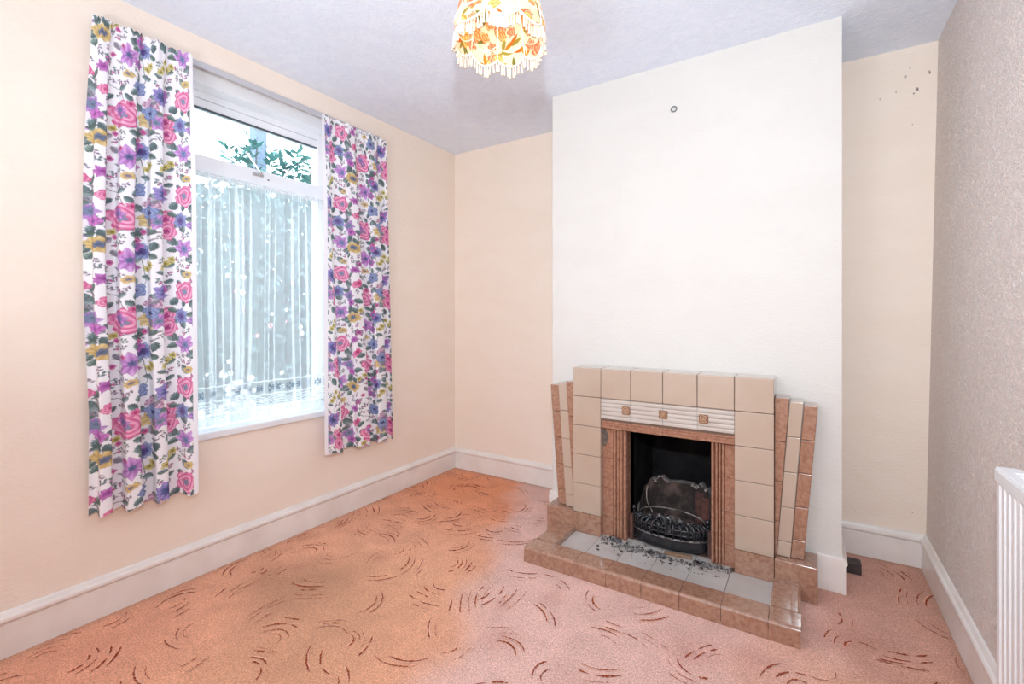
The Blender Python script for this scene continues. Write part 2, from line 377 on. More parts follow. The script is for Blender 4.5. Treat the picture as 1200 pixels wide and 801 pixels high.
# skirting boards: profile (thickness, height)
SK = [(0, 0), (.017, 0), (.017, .112), (.0145, .1145), (.0145, .117), (.019, .119), (.0235, .1245), (.0245, .131), (.0225, .1375), (.018, .141), (.0135, .1425), (.012, .147), (.008, .1535), (0, .156)]
def skirting(name, fn0, fn1):
    b = MB(); b.prism(SK, fn0, fn1); o = struct(b.build(name, M['white_gloss'], angle=35)); return o
skirting('baseboard_left', lambda t, z: (XL + t, YR, z), lambda t, z: (XL + t, YB, z))
skirting('baseboard_back_left', lambda t, z: (XL, YB - t, z), lambda t, z: (BL, YB - t, z))
skirting('baseboard_back_right', lambda t, z: (BR, YB - t, z), lambda t, z: (XRB, YB - t, z))
skirting('baseboard_right', lambda t, z: (XRB + .0188 * z - t, YR, z), lambda t, z: (XRB + .0188 * z - t, YB, z))
skirting('baseboard_breast_side', lambda t, z: (BR + t * .8, YC - .012, z), lambda t, z: (BR + t * .8, YB, z))
b = MB(); b.box(.037, BR + .006, YC - .013, YC + .001, 0, .15, bev=.003); struct(b.build('baseboard_breast_front', M['white_gloss']))
b = MB(); b.box(BL - .016, -1.197, YC - .013, YC + .02, 0, .165, bev=.003); b.prism(SK, lambda t, z: (BL - t * .8, YC - .01, z), lambda t, z: (BL - t * .8, YB, z))
struct(b.build('baseboard_breast_left', M['white_gloss']))

# ------------------------------------------------------------------ window
def window():
    xg = -2.513
    b = MB(); fm = M['white_frame']
    b.box(-2.487, -2.400, WY0, WY1, 2.264, WZ1, bev=.002)                      # head box
    b.box(-2.545, -2.487, WY0, WY1, 2.232, WZ1, bev=.002)
    b.box(-2.545, -2.492, WY0 + .03, WY1 - .03, 2.190, 2.232, bev=.006)       # top light head rail
    b.box(-2.545, -2.487, WY0, WY0 + .036, WZ0 + .03, 2.232, bev=.003); b.box(-2.545, -2.487, WY1 - .045, WY1, WZ0 + .03, 2.232, bev=.003)
    b.box(-2.545, -2.487, WY0, WY1, WZ0 + .03, WZ0 + .075, bev=.003)
    root = struct(b.build('window_1', fm)); root['label'] = 'white painted window with a hinged top light over a fixed pane'
    b = MB(); b.box(-2.545, -2.449, WY0 + .03, WY1 - .03, 1.867, 1.947, bev=.004); b.build('transom', fm, root)
    b = MB(); b.box(-2.506, -2.4905, WY0 + .047, WY1 - .047, 2.1845, 2.1902, bev=.001); b.build('gasket', M['dark_gasket'], root)  # thin dark grey strip under the head rail
    b = MB(); b.box(xg - .003, xg + .003, WY0 + .04, WY1 - .04, 1.94, 2.2); b.build('top_pane', M['glass'], root)
    b = MB(); b.box(xg - .003, xg + .003, WY0 + .04, WY1 - .04, WZ0 + .07, 1.875); b.build('lower_pane', M['glass'], root)
    b = MB(); b.box(-2.545, XL + .016, WY0 - .004, WY1 + .004, WZ0 - .001, WZ0 + .034, bev=.007, seg=3); b.build('window_sill', fm, root)
    b = MB()                                                                    # casement stay
    b.box(-2.452, -2.441, 1.352, 1.410, 1.912, 1.926, bev=.003)
    b.box(-2.449, -2.436, 1.384, 1.396, 1.918, 1.94, bev=.003)
    p0, p1 = Vector((-2.440, 1.392, 1.93)), Vector((-2.452, 1.327, 2.02))
    b.tube([p0, p0.lerp(p1, .5), p1], .0055, 8); b.ball(p1, .0075); b.ball(p0, .009)
    b.build('window_stay', M['chrome'], root)
    b = MB(); b.tube([(-2.449, 1.437, 1.905), (-2.444, 1.437, 1.905)], .004, 8); b.build('screw_hook', M['dark_gasket'], root)
window()

b = MB(); b.box(XL + .001, XL + .016, 0.69, 2.10, 2.304, 2.331, bev=.003)
for y in (.71, 2.08): b.box(XL + .001, XL + .03, y - .012, y + .012, 2.306, 2.328, bev=.003)
o = b.build('curtain_track', M['grey_track'], base=(XL, 1.4, 2.3)); tag(o, 'slim grey curtain track fixed across the top of the window opening', 'curtain track')

# ------------------------------------------------------------------ floral print
TW, THT, RES = .47, .42, 1000
def paint_tile():
    w, h = int(TW * RES), int(THT * RES)
    X, Y = np.meshgrid((np.arange(w) + .5) / RES, (np.arange(h) + .5) / RES)
    img = np.empty((h, w, 3)); img[:] = S(240, 238, 243)[:3]
    rnd = random.Random(3)
    def loc(cx, cy):
        return (X - cx + TW / 2) % TW - TW / 2, (Y - cy + THT / 2) % THT - THT / 2
    def put(mask, col):
        a = np.clip(mask, 0, 1)[..., None]; img[:] = img * (1 - a) + np.asarray(col) * a
    L_ = lambda c: np.array(S(*c)[:3])
    def leaf(cx, cy, ln, wd, ang, c=(84, 104, 104)):
        dx, dy = loc(cx, cy); u = dx * math.cos(ang) + dy * math.sin(ang); v = -dx * math.sin(ang) + dy * math.cos(ang)
        t = u / ln; prof = wd * np.clip(1 - (2 * t - 1) ** 2, 0, 1) ** .8 * (1 + .15 * np.sin(40 * t))
        m = (np.abs(v) < prof) & (t > 0) & (t < 1)
        s = np.clip(.8 + .5 * v / wd + .2 * np.sin(v / wd * 9 + t * 25), .5, 1.45)[..., None]
        a = m[..., None] * 1.0; img[:] = img * (1 - a) + np.clip(L_(c) * s, 0, 1) * a
        put(m & (np.abs(v) < .0009), L_((84, 98, 104)))
    def stem(pts, wd=.0013, c=(90, 100, 108)):
        for (x0, y0), (x1, y1) in zip(pts[:-1], pts[1:]):
            n = max(2, int(math.hypot(x1 - x0, y1 - y0) / .002))
            for i in range(n):
                t = i / n; dx, dy = loc(x0 + (x1 - x0) * t, y0 + (y1 - y0) * t); put(dx * dx + dy * dy < wd * wd, L_(c))
    def collar(cx, cy, r):                                                      # leaves tucked behind a big bloom
        a0 = rnd.uniform(0, 6.28)
        for k in range(2):
            a = a0 + k * 2.6 + rnd.uniform(-.4, .4)
            leaf(cx + .7 * r * math.cos(a), cy + .7 * r * math.sin(a), rnd.uniform(.030, .044), rnd.uniform(.010, .014), a + rnd.uniform(-.5, .5), rnd.choice(((118, 138, 140), (138, 154, 156), (172, 166, 180), (126, 146, 140))))
    def petals(cx, cy, r, n, ca, cb, cc, a0=0, wid=.5, core=.3, sq=1.0, jag=0):
        if r > .030: collar(cx, cy, r)
        dx, dy = loc(cx, cy); dy = dy / sq; R = np.hypot(dx, dy); A = np.arctan2(dy, dx)
        for k in range(n):
            a = a0 + 2 * PI * k / n + rnd.uniform(-.15, .15); rr = r * rnd.uniform(.82, 1.1)
            u = dx * math.cos(a) + dy * math.sin(a); v = -dx * math.sin(a) + dy * math.cos(a)
            t = u / rr; prof = rr * wid * np.clip(np.sin(PI * np.clip(t, 0, 1) ** .8), 0, 1) * (1 + jag * np.sin(t * 30))
            m = (np.abs(v) < prof) & (t > 0)
            sh = np.clip(t * .9 + .25 * np.sin(v / rr * 18 + k), 0, 1)[..., None]
            a_ = m[..., None] * 1.0; img[:] = img * (1 - a_) + (L_(ca) * (1 - sh) + L_(cb) * sh) * a_
            put(m & (np.abs(v) > prof - .0009), L_(ca) * .85)
        put((R < r * core * (1 + .2 * np.sin(A * 7))), L_(cc)); put((R < r * core * .4), L_(cc) * .7)
    def rose(cx, cy, r, dark, mid, lite, core):
        if r > .028: collar(cx, cy, r)
        dx, dy = loc(cx, cy); R = np.hypot(dx, dy); A = np.arctan2(dy, dx); q = rnd.uniform(0, 6)
        m = R < r * (1 + .11 * np.sin(5 * A + q) + .05 * np.sin(11 * A))
        w_ = .5 + .5 * np.sin(R / r * 17 + 2.2 * np.sin(2.5 * A + q) + A)
        c = L_(dark) * (1 - w_[..., None]) + L_(lite) * w_[..., None]
        k = (.5 + .5 * np.sin(R / r * 9 - 3 * A + q))[..., None]; c = c * (1 - .45 * k) + L_(mid) * .45 * k
        img[:] = np.where(m[..., None], c, img)
        put(m & (R > r * .93 * (1 + .11 * np.sin(5 * A + q))), L_(dark))
        put(R < r * .27 * (1 + .3 * np.sin(4 * A)), L_(core))
    PK = ((206, 92, 144), (222, 128, 170), (244, 192, 216)); GD = ((186, 156, 100), (206, 180, 124), (232, 216, 172))
    BLU = (122, 136, 178); SL = (128, 140, 166)
    G1, G2, GM = (116, 136, 138), (138, 154, 156), (202, 194, 202)
    P = 1 / 310.0; ox, oy = .06, .06
    def q(dx, dy): return ox + dx * P, oy + dy * P
    for (x, y) in ((20, 24), (58, -14), (92, 40), (80, 108), (28, 104), (-12, 60)):         # mauve shadow sprigs
        for k in range(4): leaf(*q(x + rnd.uniform(-6, 6), y + rnd.uniform(-6, 6)), .03, .006, rnd.uniform(0, 6.3), GM)
    stem([q(5, 44), q(18, 60), q(28, 62), q(34, 78)]); stem([q(96, 60), q(88, 40), q(94, 22), q(84, 6)]); stem([q(60, 10), q(64, 40), q(56, 60)]); stem([q(40, -60), q(52, -82), q(40, -96)]); stem([q(0, 96), q(-6, 112), q(6, 124)])
    for (x, y, l, w, a) in ((16, -28, 15, 5, 3.4), (10, -14, 13, 5, 2.6), (46, -18, 15, 5.5, .5), (42, -10, 12, 5, 1.2), (16, -52, 14, 5, -2.2), (50, -50, 13, 4.5, -.7),
                            (26, 62, 11, 3.4, -.6), (34, 66, 12, 3.4, .8), (20, 70, 11, 3.6, 2.5), (14, 58, 9, 3, -2), (90, 46, 10, 3, 2.7), (97, 40, 10, 3, -.5), (86, 30, 10, 3, 3.4), (96, 18, 12, 3.6, -.4),
                            (74, 70, 15, 5.5, -1.7), (64, 104, 14, 5.5, 2.8), (84, 112, 15, 6, .9), (76, 118, 13, 5, 1.9), (-14, 72, 13, 4.5, -1.4), (-2, 106, 14, 5, 2.2), (4, -10, 9, 3, -2), (60, 34, 11, 3.6, .2), (54, 70, 12, 4, 1.0), (100, -22, 14, 5, .8), (104, -36, 12, 5, -.9), (-8, 6, 10, 3.4, 2.8), (38, 112, 11, 4, .3)):
        leaf(*q(x, y), l * P, w * P, a, rnd.choice((G1, G1, G2)))
    rose(*q(32, -37), 16.5 * P, *PK, SL)
    petals(*q(0, 0), 16 * P, 9, (184, 150, 92), (226, 206, 154), (110, 120, 146), wid=.4, core=.34, sq=.72)
    petals(*q(38, 16), 18 * P, 6, (164, 104, 178), (222, 180, 230), (104, 108, 150), a0=.4, wid=.3, core=.2)
    petals(*q(52, 22), 9 * P, 5, (150, 80, 150), (200, 130, 200), SL, wid=.4)
    petals(*q(37, 40), 9 * P, 7, (190, 158, 100), (230, 210, 160), (140, 130, 150), sq=.65, wid=.4)
    petals(*q(3, 42), 10 * P, 9, (160, 84, 160), (210, 150, 208), (150, 80, 150), wid=.22, core=.2, sq=.8)
    petals(*q(10, 30), 7 * P, 6, (168, 88, 150), (220, 150, 200), (150, 80, 140), wid=.25)
    rose(*q(4, 70), 6 * P, *PK, (200, 80, 130)); petals(*q(9, 66), 8 * P, 4, (196, 70, 128), (236, 150, 190), (190, 70, 120), wid=.4)
    petals(*q(-8, 90), 13 * P, 6, (136, 114, 170), (206, 160, 218), SL, wid=.36, core=.4); petals(*q(-4, 102), 8 * P, 5, (170, 80, 160), (214, 150, 214), (150, 90, 160), wid=.5)
    petals(*q(60, 2), 12 * P, 9, (110, 122, 170), (166, 176, 212), (96, 84, 140), wid=.34, core=.4); petals(*q(54, -6), 9 * P, 6, (150, 76, 150), (206, 140, 206), BLU, wid=.4)
    rose(*q(54, 52), 10 * P, (112, 126, 172), (138, 150, 190), (160, 172, 206), (80, 80, 130))
    petals(*q(72, 88), 17 * P, 8, *((188, 154, 96), (230, 212, 162)), (104, 112, 136), wid=.42, core=.36, sq=.85)
    rose(*q(72, 70), 10 * P, (166, 120, 150), (196, 160, 184), (226, 200, 216), (150, 110, 150))
    petals(*q(86, 56), 14 * P, 10, (112, 118, 170), (172, 150, 212), (88, 96, 146), wid=.3, core=.42); petals(*q(94, 50), 8 * P, 5, (150, 76, 152), (206, 142, 208), BLU, wid=.4)
    for (x, y) in ((92, 6), (98, 14), (88, 16), (104, 8), (84, 22), (66, 24), (70, 18), (12, 118), (20, 112)): petals(*q(x, y), 5.5 * P, 5, (176, 160, 90), (232, 222, 160), (150, 140, 80), wid=.36)
    rose(*q(98, 84), 12 * P, *PK, (170, 70, 130)); rose(*q(99, -30), 11 * P, *PK, (170, 70, 130))
    petals(*q(78, -38), 13 * P, 7, (168, 104, 178), (220, 176, 226), SL, wid=.34); rose(*q(70, -50), 9 * P, (112, 126, 172), (138, 150, 190), (160, 172, 206), (70, 74, 120))
    petals(*q(28, 88), 9 * P, 6, (150, 84, 156), (212, 160, 214), BLU, wid=.34); petals(*q(40, 78), 6 * P, 5, (200, 80, 134), (238, 160, 194), (180, 70, 120), wid=.4)
    for (x, y) in ((30, 6), (22, 118), (62, -24), (18, 20), (46, 96), (106, 66), (56, 118)): petals(*q(x, y), 4 * P, 4, (190, 76, 140), (230, 150, 190), (150, 80, 130), wid=.45)
    for (x, y, l, w, a) in ((116, 20, 15, 5, .8), (124, 8, 13, 5, -.6), (112, 60, 14, 5, 2.4), (130, 66, 14, 5, .3), (118, -20, 13, 4.5, 2.2), (122, 100, 14, 5, -2), (114, 110, 12, 4, 1.2)): leaf(*q(x, y), l * P, w * P, a, rnd.choice((G1, G2)))
    rose(*q(122, 50), 14 * P, *PK, SL); petals(*q(122, -8), 15 * P, 6, (164, 104, 178), (222, 180, 230), BLU, wid=.3); petals(*q(116, 84), 12 * P, 9, (110, 122, 170), (166, 176, 212), (120, 104, 160), wid=.34, core=.4); petals(*q(126, 26), 8 * P, 7, (190, 158, 96), (232, 212, 156), (140, 134, 150), sq=.65, wid=.4)
    ground = np.array(S(240, 238, 243)[:3]); n_ = 0
    for k in range(900):                                                        # fine grey-green sprigs fill the bare ground
        cx, cy = rnd.uniform(0, TW), rnd.uniform(0, THT); r_ = .011
        dx, dy = loc(cx, cy); near = img[(dx * dx + dy * dy) < r_ * r_]
        if np.abs(near - ground).max() > .02: continue
        n_ += 1
        if n_ > 48: break
        a0 = rnd.uniform(0, 6.28); ux, uy = math.cos(a0), math.sin(a0); c_ = rnd.choice(((150, 162, 168), (160, 172, 168), (200, 190, 200), (180, 160, 180)))
        stem([(cx - ux * .012, cy - uy * .012), (cx, cy), (cx + ux * .010 + uy * .003, cy + uy * .010 - ux * .003)], .0017, c_)
        for j in range(4):
            t_ = -.008 + .006 * j; leaf(cx + ux * t_, cy + uy * t_, rnd.uniform(.009, .014), .0036, a0 + (.9 if j % 2 else -.9), c_)
        if rnd.random() < .4: petals(cx + ux * .012, cy + uy * .012, .006, 5, (196, 96, 150), (236, 170, 204), (150, 90, 140), wid=.42)
    return img
TILE = paint_tile()
def sample_tile(u, v):
    h, w, _ = TILE.shape
    x = (u / TW % 1) * w - .5; y = (v / THT % 1) * h - .5
    x0 = np.floor(x).astype(int); y0 = np.floor(y).astype(int); fx = (x - x0)[..., None]; fy = (y - y0)[..., None]
    g = lambda a, b_: TILE[b_ % h, a % w]
    return (g(x0, y0) * (1 - fx) + g(x0 + 1, y0) * fx) * (1 - fy) + (g(x0, y0 + 1) * (1 - fx) + g(x0 + 1, y0 + 1) * fx) * fy

def curtain(label, ya_t, yb_t, ya_b, yb_b, zt, zb_a, zb_b, ctr, amp, cloth, inner, uoff, voff, seed):
    """ctr: fold ridge positions (0..1) with widths; cloth hangs off the track and bellies out below."""
    nu, nv = 300, 760
    s = np.linspace(0, 1, nu)[None, :]; t = np.linspace(0, 1, nv)[:, None]
    # ridge wave from irregular fold positions
    ph = np.interp(s[0], [c for c, _ in ctr], [p for _, p in ctr])[None, :]
    ph = ph + .25 * np.sin(2.3 * t + seed) * np.sin(PI * s)
    ramp = np.clip(t * 3.2, 0, 1); ramp = ramp * ramp * (3 - 2 * ramp)
    A = amp * (.30 + .70 * ramp) * (1 + .25 * t)
    wave = np.tanh(1.5 * np.cos(2 * PI * ph)) / math.tanh(1.5)
    fine = .0045 * np.cos(2 * PI * ph * 3 + 1) * np.exp(-t / .05)
    d = .036 + amp + .012 * t + A * wave + fine
    ya = ya_t + (ya_b - ya_t) * t; yb = yb_t + (yb_b - yb_t) * t
    if inner == 'b': ya = ya - .022 * np.sin(PI * np.clip(t / .8, 0, 1))
    W = yb - ya; nf = ctr[-1][1] - ctr[0][1]
    B = W / (4 * PI * nf) * 1.15 * (.35 + .65 * ramp)
    y = ya + W * s + B * np.sin(4 * PI * ph) * .9 - B * np.sin(4 * PI * ph[:, :1]) * .9
    zb = zb_a + (zb_b - zb_a) * s + .006 * np.sin(2 * PI * ph * 2 + seed)
    topf = .010 * np.abs(np.sin(2 * PI * ph * 2.5)) - .006
    z = zt + topf * (1 - t) ** 8 + (zb - zt) * t
    x = XL + d
    X = np.broadcast_to(x, (nv, nu)); Y = np.broadcast_to(y, (nv, nu)); Z = np.broadcast_to(z, (nv, nu))
    V = np.stack([X.ravel(), Y.ravel(), Z.ravel()], 1)
    U = np.broadcast_to(s * cloth, (nv, nu)); VV = np.broadcast_to(t * (zt - zb_a), (nv, nu))
    col = sample_tile((U + uoff) / .97, (VV + voff) / .97)
    white = np.array(S(240, 238, 244)[:3])
    e = (U > cloth - .017) if inner == 'b' else (U < .017)
    col = np.where(e[..., None], white, col)
    o = rawmesh('floral_curtain', V, gridfaces(nu, nv), M['print'], base=(XL, (ya_b + yb_b) / 2, zb_a), colors=col.reshape(-1, 3))
    tag(o, label, 'curtain', 'floral window curtains')
    for k in range(9):
        b = MB(); j = int((k + .5) / 9 * nu); p = V.reshape(nv, nu, 3)[24, j]
        b.tube([(p[0] - .006, p[1], p[2]), (XL + .02, p[1], 2.318)], .0022, 6)
        b.build('curtain_hook', M['lining'], o)
    return o
curtain('floral curtain with purple, pink and gold blooms beside the bare wall, nearer the camera', .662, .997, .652, 1.004, 2.318, .418, .404,
        [(0, .45), (.10, 1.0), (.27, 1.62), (.40, 2.02), (.52, 2.42), (.66, 3.03), (.80, 3.5), (1, 4.0)], .021, .47, 'b', .02, .0, .4)
curtain('floral curtain between the window and the alcove corner by the fireplace', 1.647, 2.128, 1.646, 2.172, 2.306, .402, .388,
        [(0, 1.0), (.22, 1.3), (.34, 1.6), (.50, 2.05), (.66, 2.55), (.80, 3.02), (.92, 3.5), (1, 3.8)], .019, .56, 'a', .28, .15, 1.7)

# ------------------------------------------------------------------ net curtain
def net():
    nu, nv = 520, 430
    y0, y1, zt, zb = WY0 + .02, WY1 - .02, 1.862, .650
    s = np.linspace(0, 1, nu)[None, :]; t = np.linspace(0, 1, nv)[:, None]
    r = np.random.default_rng(4)
    n = 11; knots = np.cumsum(r.uniform(.5, 1.7, n + 1)); knots = (knots - knots[0]) / (knots[-1] - knots[0])
    ph = np.interp(s[0], knots, np.arange(n + 1))[None, :]
    strength = np.interp(s[0], knots, r.uniform(.1, .95, n + 1))[None, :]
    ph = ph + .22 * np.sin(1.6 * t + 3 * s * 4) * t
    top = np.exp(-t / .08)
    wave = np.cos(2 * PI * ph)
    d = .011 * strength * wave * (1 - .6 * top) + .003 * np.cos(2 * PI * ph * 4) * top
    W = y1 - y0
    y = y0 + W * s + strength * (1 - .5 * top) * (W / (4 * PI * n)) * 3.1 * np.sin(4 * PI * ph)
    x = -2.428 + d + 0 * t
    z = zt + (zb - zt) * t + .005 * np.sin(2 * PI * ph) * t ** 6
    X = np.broadcast_to(x, (nv, nu)); Y = np.broadcast_to(y, (nv, nu)); Z = np.broadcast_to(z, (nv, nu))
    U = np.broadcast_to(s * 1.25, (nv, nu)); Hh = np.broadcast_to((1 - t) * (zt - zb), (nv, nu))   # height above the hem
    al = np.full((nv, nu), .42)
    al = np.where(Hh > 1.17, .5, al)
    band = (Hh < .185)
    al = np.where(band, .50, al)
    al = np.where((Hh > .178) & (Hh < .188), .85, al); al = np.where((Hh > .108) & (Hh < .116), .85, al)
    scal = .02 * np.sin(U * 34) + .012 * np.sin(U * 61 + 1)
    for h0 in (.098, .086, .074, .060, .048): al = np.where(np.abs(Hh - h0 - scal * .35) < .0028, .88, al)
    al = np.where(Hh < .032 + .35 * scal, .82, al)
    cx = (U / .085 % 1 - .5) * .085; cy = Hh - .147; R = np.hypot(cx, cy); Ag = np.arctan2(cy, cx)
    pet = (R < .021 * np.abs(np.cos(4 * Ag)) ** .45) & (R > .004) & band
    col = np.ones((nv, nu, 3)) * np.array(S(238, 243, 247)[:3])
    al = np.where(pet, .8, al); col = np.where(pet[..., None], np.array(S(128, 142, 156)[:3]), col)
    V = np.stack([X.ravel(), Y.ravel(), Z.ravel()], 1)
    o = rawmesh('net_curtain', V, gridfaces(nu, nv), M['net'], base=(-2.428, (y0 + y1) / 2, zb), colors=col.reshape(-1, 3), alphas=al.ravel())
    tag(o, 'sheer white net curtain with a daisy lace border hanging over the lower window pane', 'net curtain')
    b = MB(); b.tube([(-2.43, WY0 + .001, 1.853), (-2.43, WY1 - .001, 1.853)], .003, 8); b.build('curtain_wire', M['lining'], o)
net()

# ------------------------------------------------------------------ fireplace
FY, FL, FR, FT = 2.276, -1.05, -.119, .909
CX = (FL + FR) / 2
def fireplace():
    root = thing('tiled_fireplace', 'cream and mottled brown tiled fireplace with stepped slanting wings and raised hearth kerb', 'fireplace', (CX, YC, 0))
    g = .0008
    # core
    b = MB(); W = .154
    b.box(FL + .004, FL + W - .002, FY + .006, YC, 0, FT - .005); b.box(FR - W + .002, FR - .004, FY + .006, YC, 0, FT - .005)
    b.box(FL + W - .002, FR - W + .002, FY + .012, YC, .603, FT - .005)
    b.box(FL + W - .01, -.772, 2.318, YC, 0, .606); b.box(-.371, FR - W + .01, 2.318, YC, 0, .606)
    b.build('core', M['grout'], root)
    # pillars: five cream tiles and a brown foot
    for name, x0 in (('pillar', FL), ('pillar', FR - W)):
        b = MB()
        for k in range(5):
            z1 = FT - .152 * k; b.box(x0 + g, x0 + W - g, FY, YC - .001 if k == 0 else FY + .14, z1 - .152 + g, z1 - g, bev=.0032 if k else .005, seg=3)
        p = b.build(name, M['cream_tile'], root, angle=40)
        b = MB(); b.box(x0 + g, x0 + W - g, FY, FY + .14, .0, .149 - g, bev=.002); b.build('pillar_foot', M['brown_tile'], p, angle=40)
    # header tiles between pillars
    b = MB(); n = 4; x0, x1 = FL + W, FR - W; w = (x1 - x0) / n
    for k in range(n): b.box(x0 + k * w + g, x0 + (k + 1) * w - g, FY, YC - .001, FT - .152 + g, FT - g, bev=.005, seg=3)
    b.build('header', M['cream_tile'], root, angle=40)
    # fluted frieze
    b = MB(); z0, z1 = .653, .756; prof = [(0.0, z0)]
    nfl = 5; hh = (z1 - z0) / nfl
    for k in range(nfl):
        a = z0 + k * hh
        prof += [(-.0075, a + .0015), (-.0085, a + hh * .5), (-.0075, a + hh - .0035), (-.003, a + hh - .001)]
    prof += [(0.0, z1)]; prof = [(.02, z0)] + prof + [(.02, z1)]
    for k in range(n):
        b.prism(prof, lambda t, z, k=k: (x0 + k * w + g, FY + .0125 + t, z), lambda t, z, k=k: (x0 + (k + 1) * w - g, FY + .0125 + t, z))
    fr = b.build('fluted_frieze', M['fluted_tile'], root)
    for rx in (-.764, -.5825, -.401):
        b = MB(); s = .0205
        b.box(rx - s, rx + s, FY + .0015, FY + .013, .706 - s, .706 + s, bev=.0015)
        c = Vector((rx, FY + .0015, .706))
        ring = lambda r, y: [(rx + r * math.cos(2 * PI * i / 24), FY + y, .706 + r * math.sin(2 * PI * i / 24)) for i in range(24)]
        b.tube(ring(.0155, .001), .0022, 8, closed=True, mi=1); b.tube(ring(.0085, .0005), .0018, 8, closed=True, mi=1)
        for i in range(8):
            a = 2 * PI * i / 8; b.ball((rx + .0118 * math.cos(a), FY + .001, .706 + .0118 * math.sin(a)), .0026, sub=1, mi=0)
        b.ball(c, .0052, sy=.6, mi=1)
        for sx in (-1, 1):
            for sz in (-1, 1): b.ball((rx + sx * .0165, FY + .001, .706 + sz * .0165), .003, sub=1, mi=1)
        b.build('rosette', [M['rosette'], mat('rosette_highlight', S(186, 152, 122), .3, bump=.05, bscale=90)], fr, angle=40)
    # brown ribbed lintel
    b = MB(); z0, z1 = .604, .652; prof = [(.03, z0), (-.006, z0 + .001), (-.0085, z0 + .004)]
    prof += [(-.0085, z0 + .014), (-.004, z0 + .016), (-.0055, z0 + .019), (-.0055, z0 + .026), (-.001, z0 + .028), (-.003, z0 + .030), (-.003, z0 + .037), (.002, z0 + .039), (0, z0 + .041), (0, z1), (.03, z1)]
    for k in range(n): b.prism(prof, lambda t, z, k=k: (x0 + k * w + g, FY + .0125 + t, z), lambda t, z, k=k: (x0 + (k + 1) * w - g, FY + .0125 + t, z))
    b.build('lintel_moulding', M['rib_tile'], root)
    # inner pilasters, flat outside and ribbed towards the opening
    for sgn, xa, xb in ((1, x0, -.770), (-1, x1, -.373)):
        b = MB(); ww = abs(xb - xa)
        prof = [(0, .03), (0, 0), (ww * .42, 0), (ww * .44, .004)]
        for k in range(3):
            a = ww * (.45 + k * .135); prof += [(a, -.001), (a + ww * .025, -.007), (a + ww * .09, -.007), (a + ww * .115, -.001), (a + ww * .125, .005)]
        a = ww * .87; prof += [(a, -.004), (ww * .9, -.01), (ww * .97, -.01), (ww, -.006), (ww, .06)]
        zs = [.047, .145, .295, .447, .603]
        for za, zb_ in zip(zs[:-1], zs[1:]):
            b.prism(prof, lambda u, t, za=za: (xa + sgn * u, 2.318 + t - .006, za + g), lambda u, t, zb_=zb_: (xa + sgn * u, 2.318 + t - .006, zb_ - g))
        b.build('pilaster', M['rib_tile'], root)
    b = MB(); r5 = random.Random(9)
    ring = [(-.886 + .018 * math.cos(a) * r5.uniform(.8, 1.1), .553 + .045 * math.sin(a) * r5.uniform(.85, 1.1)) for a in [2 * PI * i / 14 for i in range(14)]]
    b.add([(x, 2.306, z) for x, z in ring] + [(x, 2.318, z) for x, z in ring], [tuple(range(14))] + [(i, (i + 1) % 14, 14 + (i + 1) % 14, 14 + i) for i in range(14)])
    o = b.build('mortar_patch', M['mortar'], root); o['label'] = 'bare grey mortar where a tile has come away'
    # wings of three slanting tile strips on a brown foot
    mir = lambda x: 2 * CX - x
    def slab(b, xb0, xb1, xt0, xt1, zb_, zt, y, cuts, bev, side):
        zs = [zb_] + cuts + [zt]
        for za, zc in zip(zs[:-1], zs[1:]):
            f = lambda z: (z - zb_) / (zt - zb_)
            L0, L1 = xb0 + (xt0 - xb0) * f(za), xb1 + (xt1 - xb1) * f(za); T0, T1 = xb0 + (xt0 - xb0) * f(zc), xb1 + (xt1 - xb1) * f(zc)
            m_ = (lambda x: x) if side > 0 else mir
            A, Bv, C, D = (m_(L0), m_(L1), m_(T1), m_(T0))
            if side < 0: A, Bv, C, D = Bv, A, D, C
            yk = YC - .0015
            b.hexa([(A, y, za + g), (Bv, y, za + g), (Bv, yk, za + g), (A, yk, za + g), (D, y, zc - g), (C, y, zc - g), (C, yk, zc - g), (D, yk, zc - g)], bev=bev, seg=3)
    for side in (1, -1):
        b = MB(); slab(b, -.1185, -.1125, -.1185, -.0645, .150, .826, 2.304, [.30, .47, .64], .0025, side); b.build('wing_strip', M['brown_tile'], root, angle=40)
        b = MB(); slab(b, -.1120, -.0610, -.0635, -.0135, .150, .813, 2.312, [.215, .362, .513, .664], .003, side); b.build('wing_strip', M['cream_tile'], root, angle=40)
        b = MB(); slab(b, -.0600, -.0120, -.0120, .0375, .150, .800, 2.320, [.23, .37, .515, .655], .003, side); b.build('wing_strip', M['brown_tile'], root, angle=40)
        b = MB(); xa, xb = (-.1185, .036) if side > 0 else (mir(.036), mir(-.1185))
        b.box(xa, xb, FY - .002, YC - .0145, 0, .149, bev=.005, seg=3); b.build('wing_foot', M['brown_tile'], root, angle=40)
    # hearth: kerb tiles around grey floor tiles
    kz, kp = .0706, None
    def kprof(wd): return [(0, 0)] + [(0, kz - .014)] + [(.014 - .014 * math.cos(a), kz - .014 + .014 * math.sin(a)) for a in [PI / 12 * i for i in range(1, 7)]] + [(wd - .006, kz), (wd - .0015, kz - .0015), (wd, kz - .006), (wd, 0)]
    b = MB(); js = [-1.152, -.893, -.740, -.587, -.434, -.280, -.121, -.019]; wd = .11
    # front run is mitred by boxes at the corners
    for a, c in zip(js[:-1], js[1:]):
        b.prism(kprof(wd), lambda t, z, a=a: (a + g, 1.939 + t, z), lambda t, z, c=c: (c - g, 1.939 + t, z))
    wk = .118
    for a, c in ((1.939 + wd, 2.16), (2.16, 2.273)):
        b.prism(kprof(wk), lambda t, z, a=a: (-1.152 + t, a + g, z), lambda t, z, c=c: (-1.152 + t, c - g, z))
        b.prism(kprof(.102), lambda t, z, a=a: (-.019 - t, a + g, z), lambda t, z, c=c: (-.019 - t, c - g, z))
    b.build('hearth_kerb', M['brown_tile'], root, angle=40)
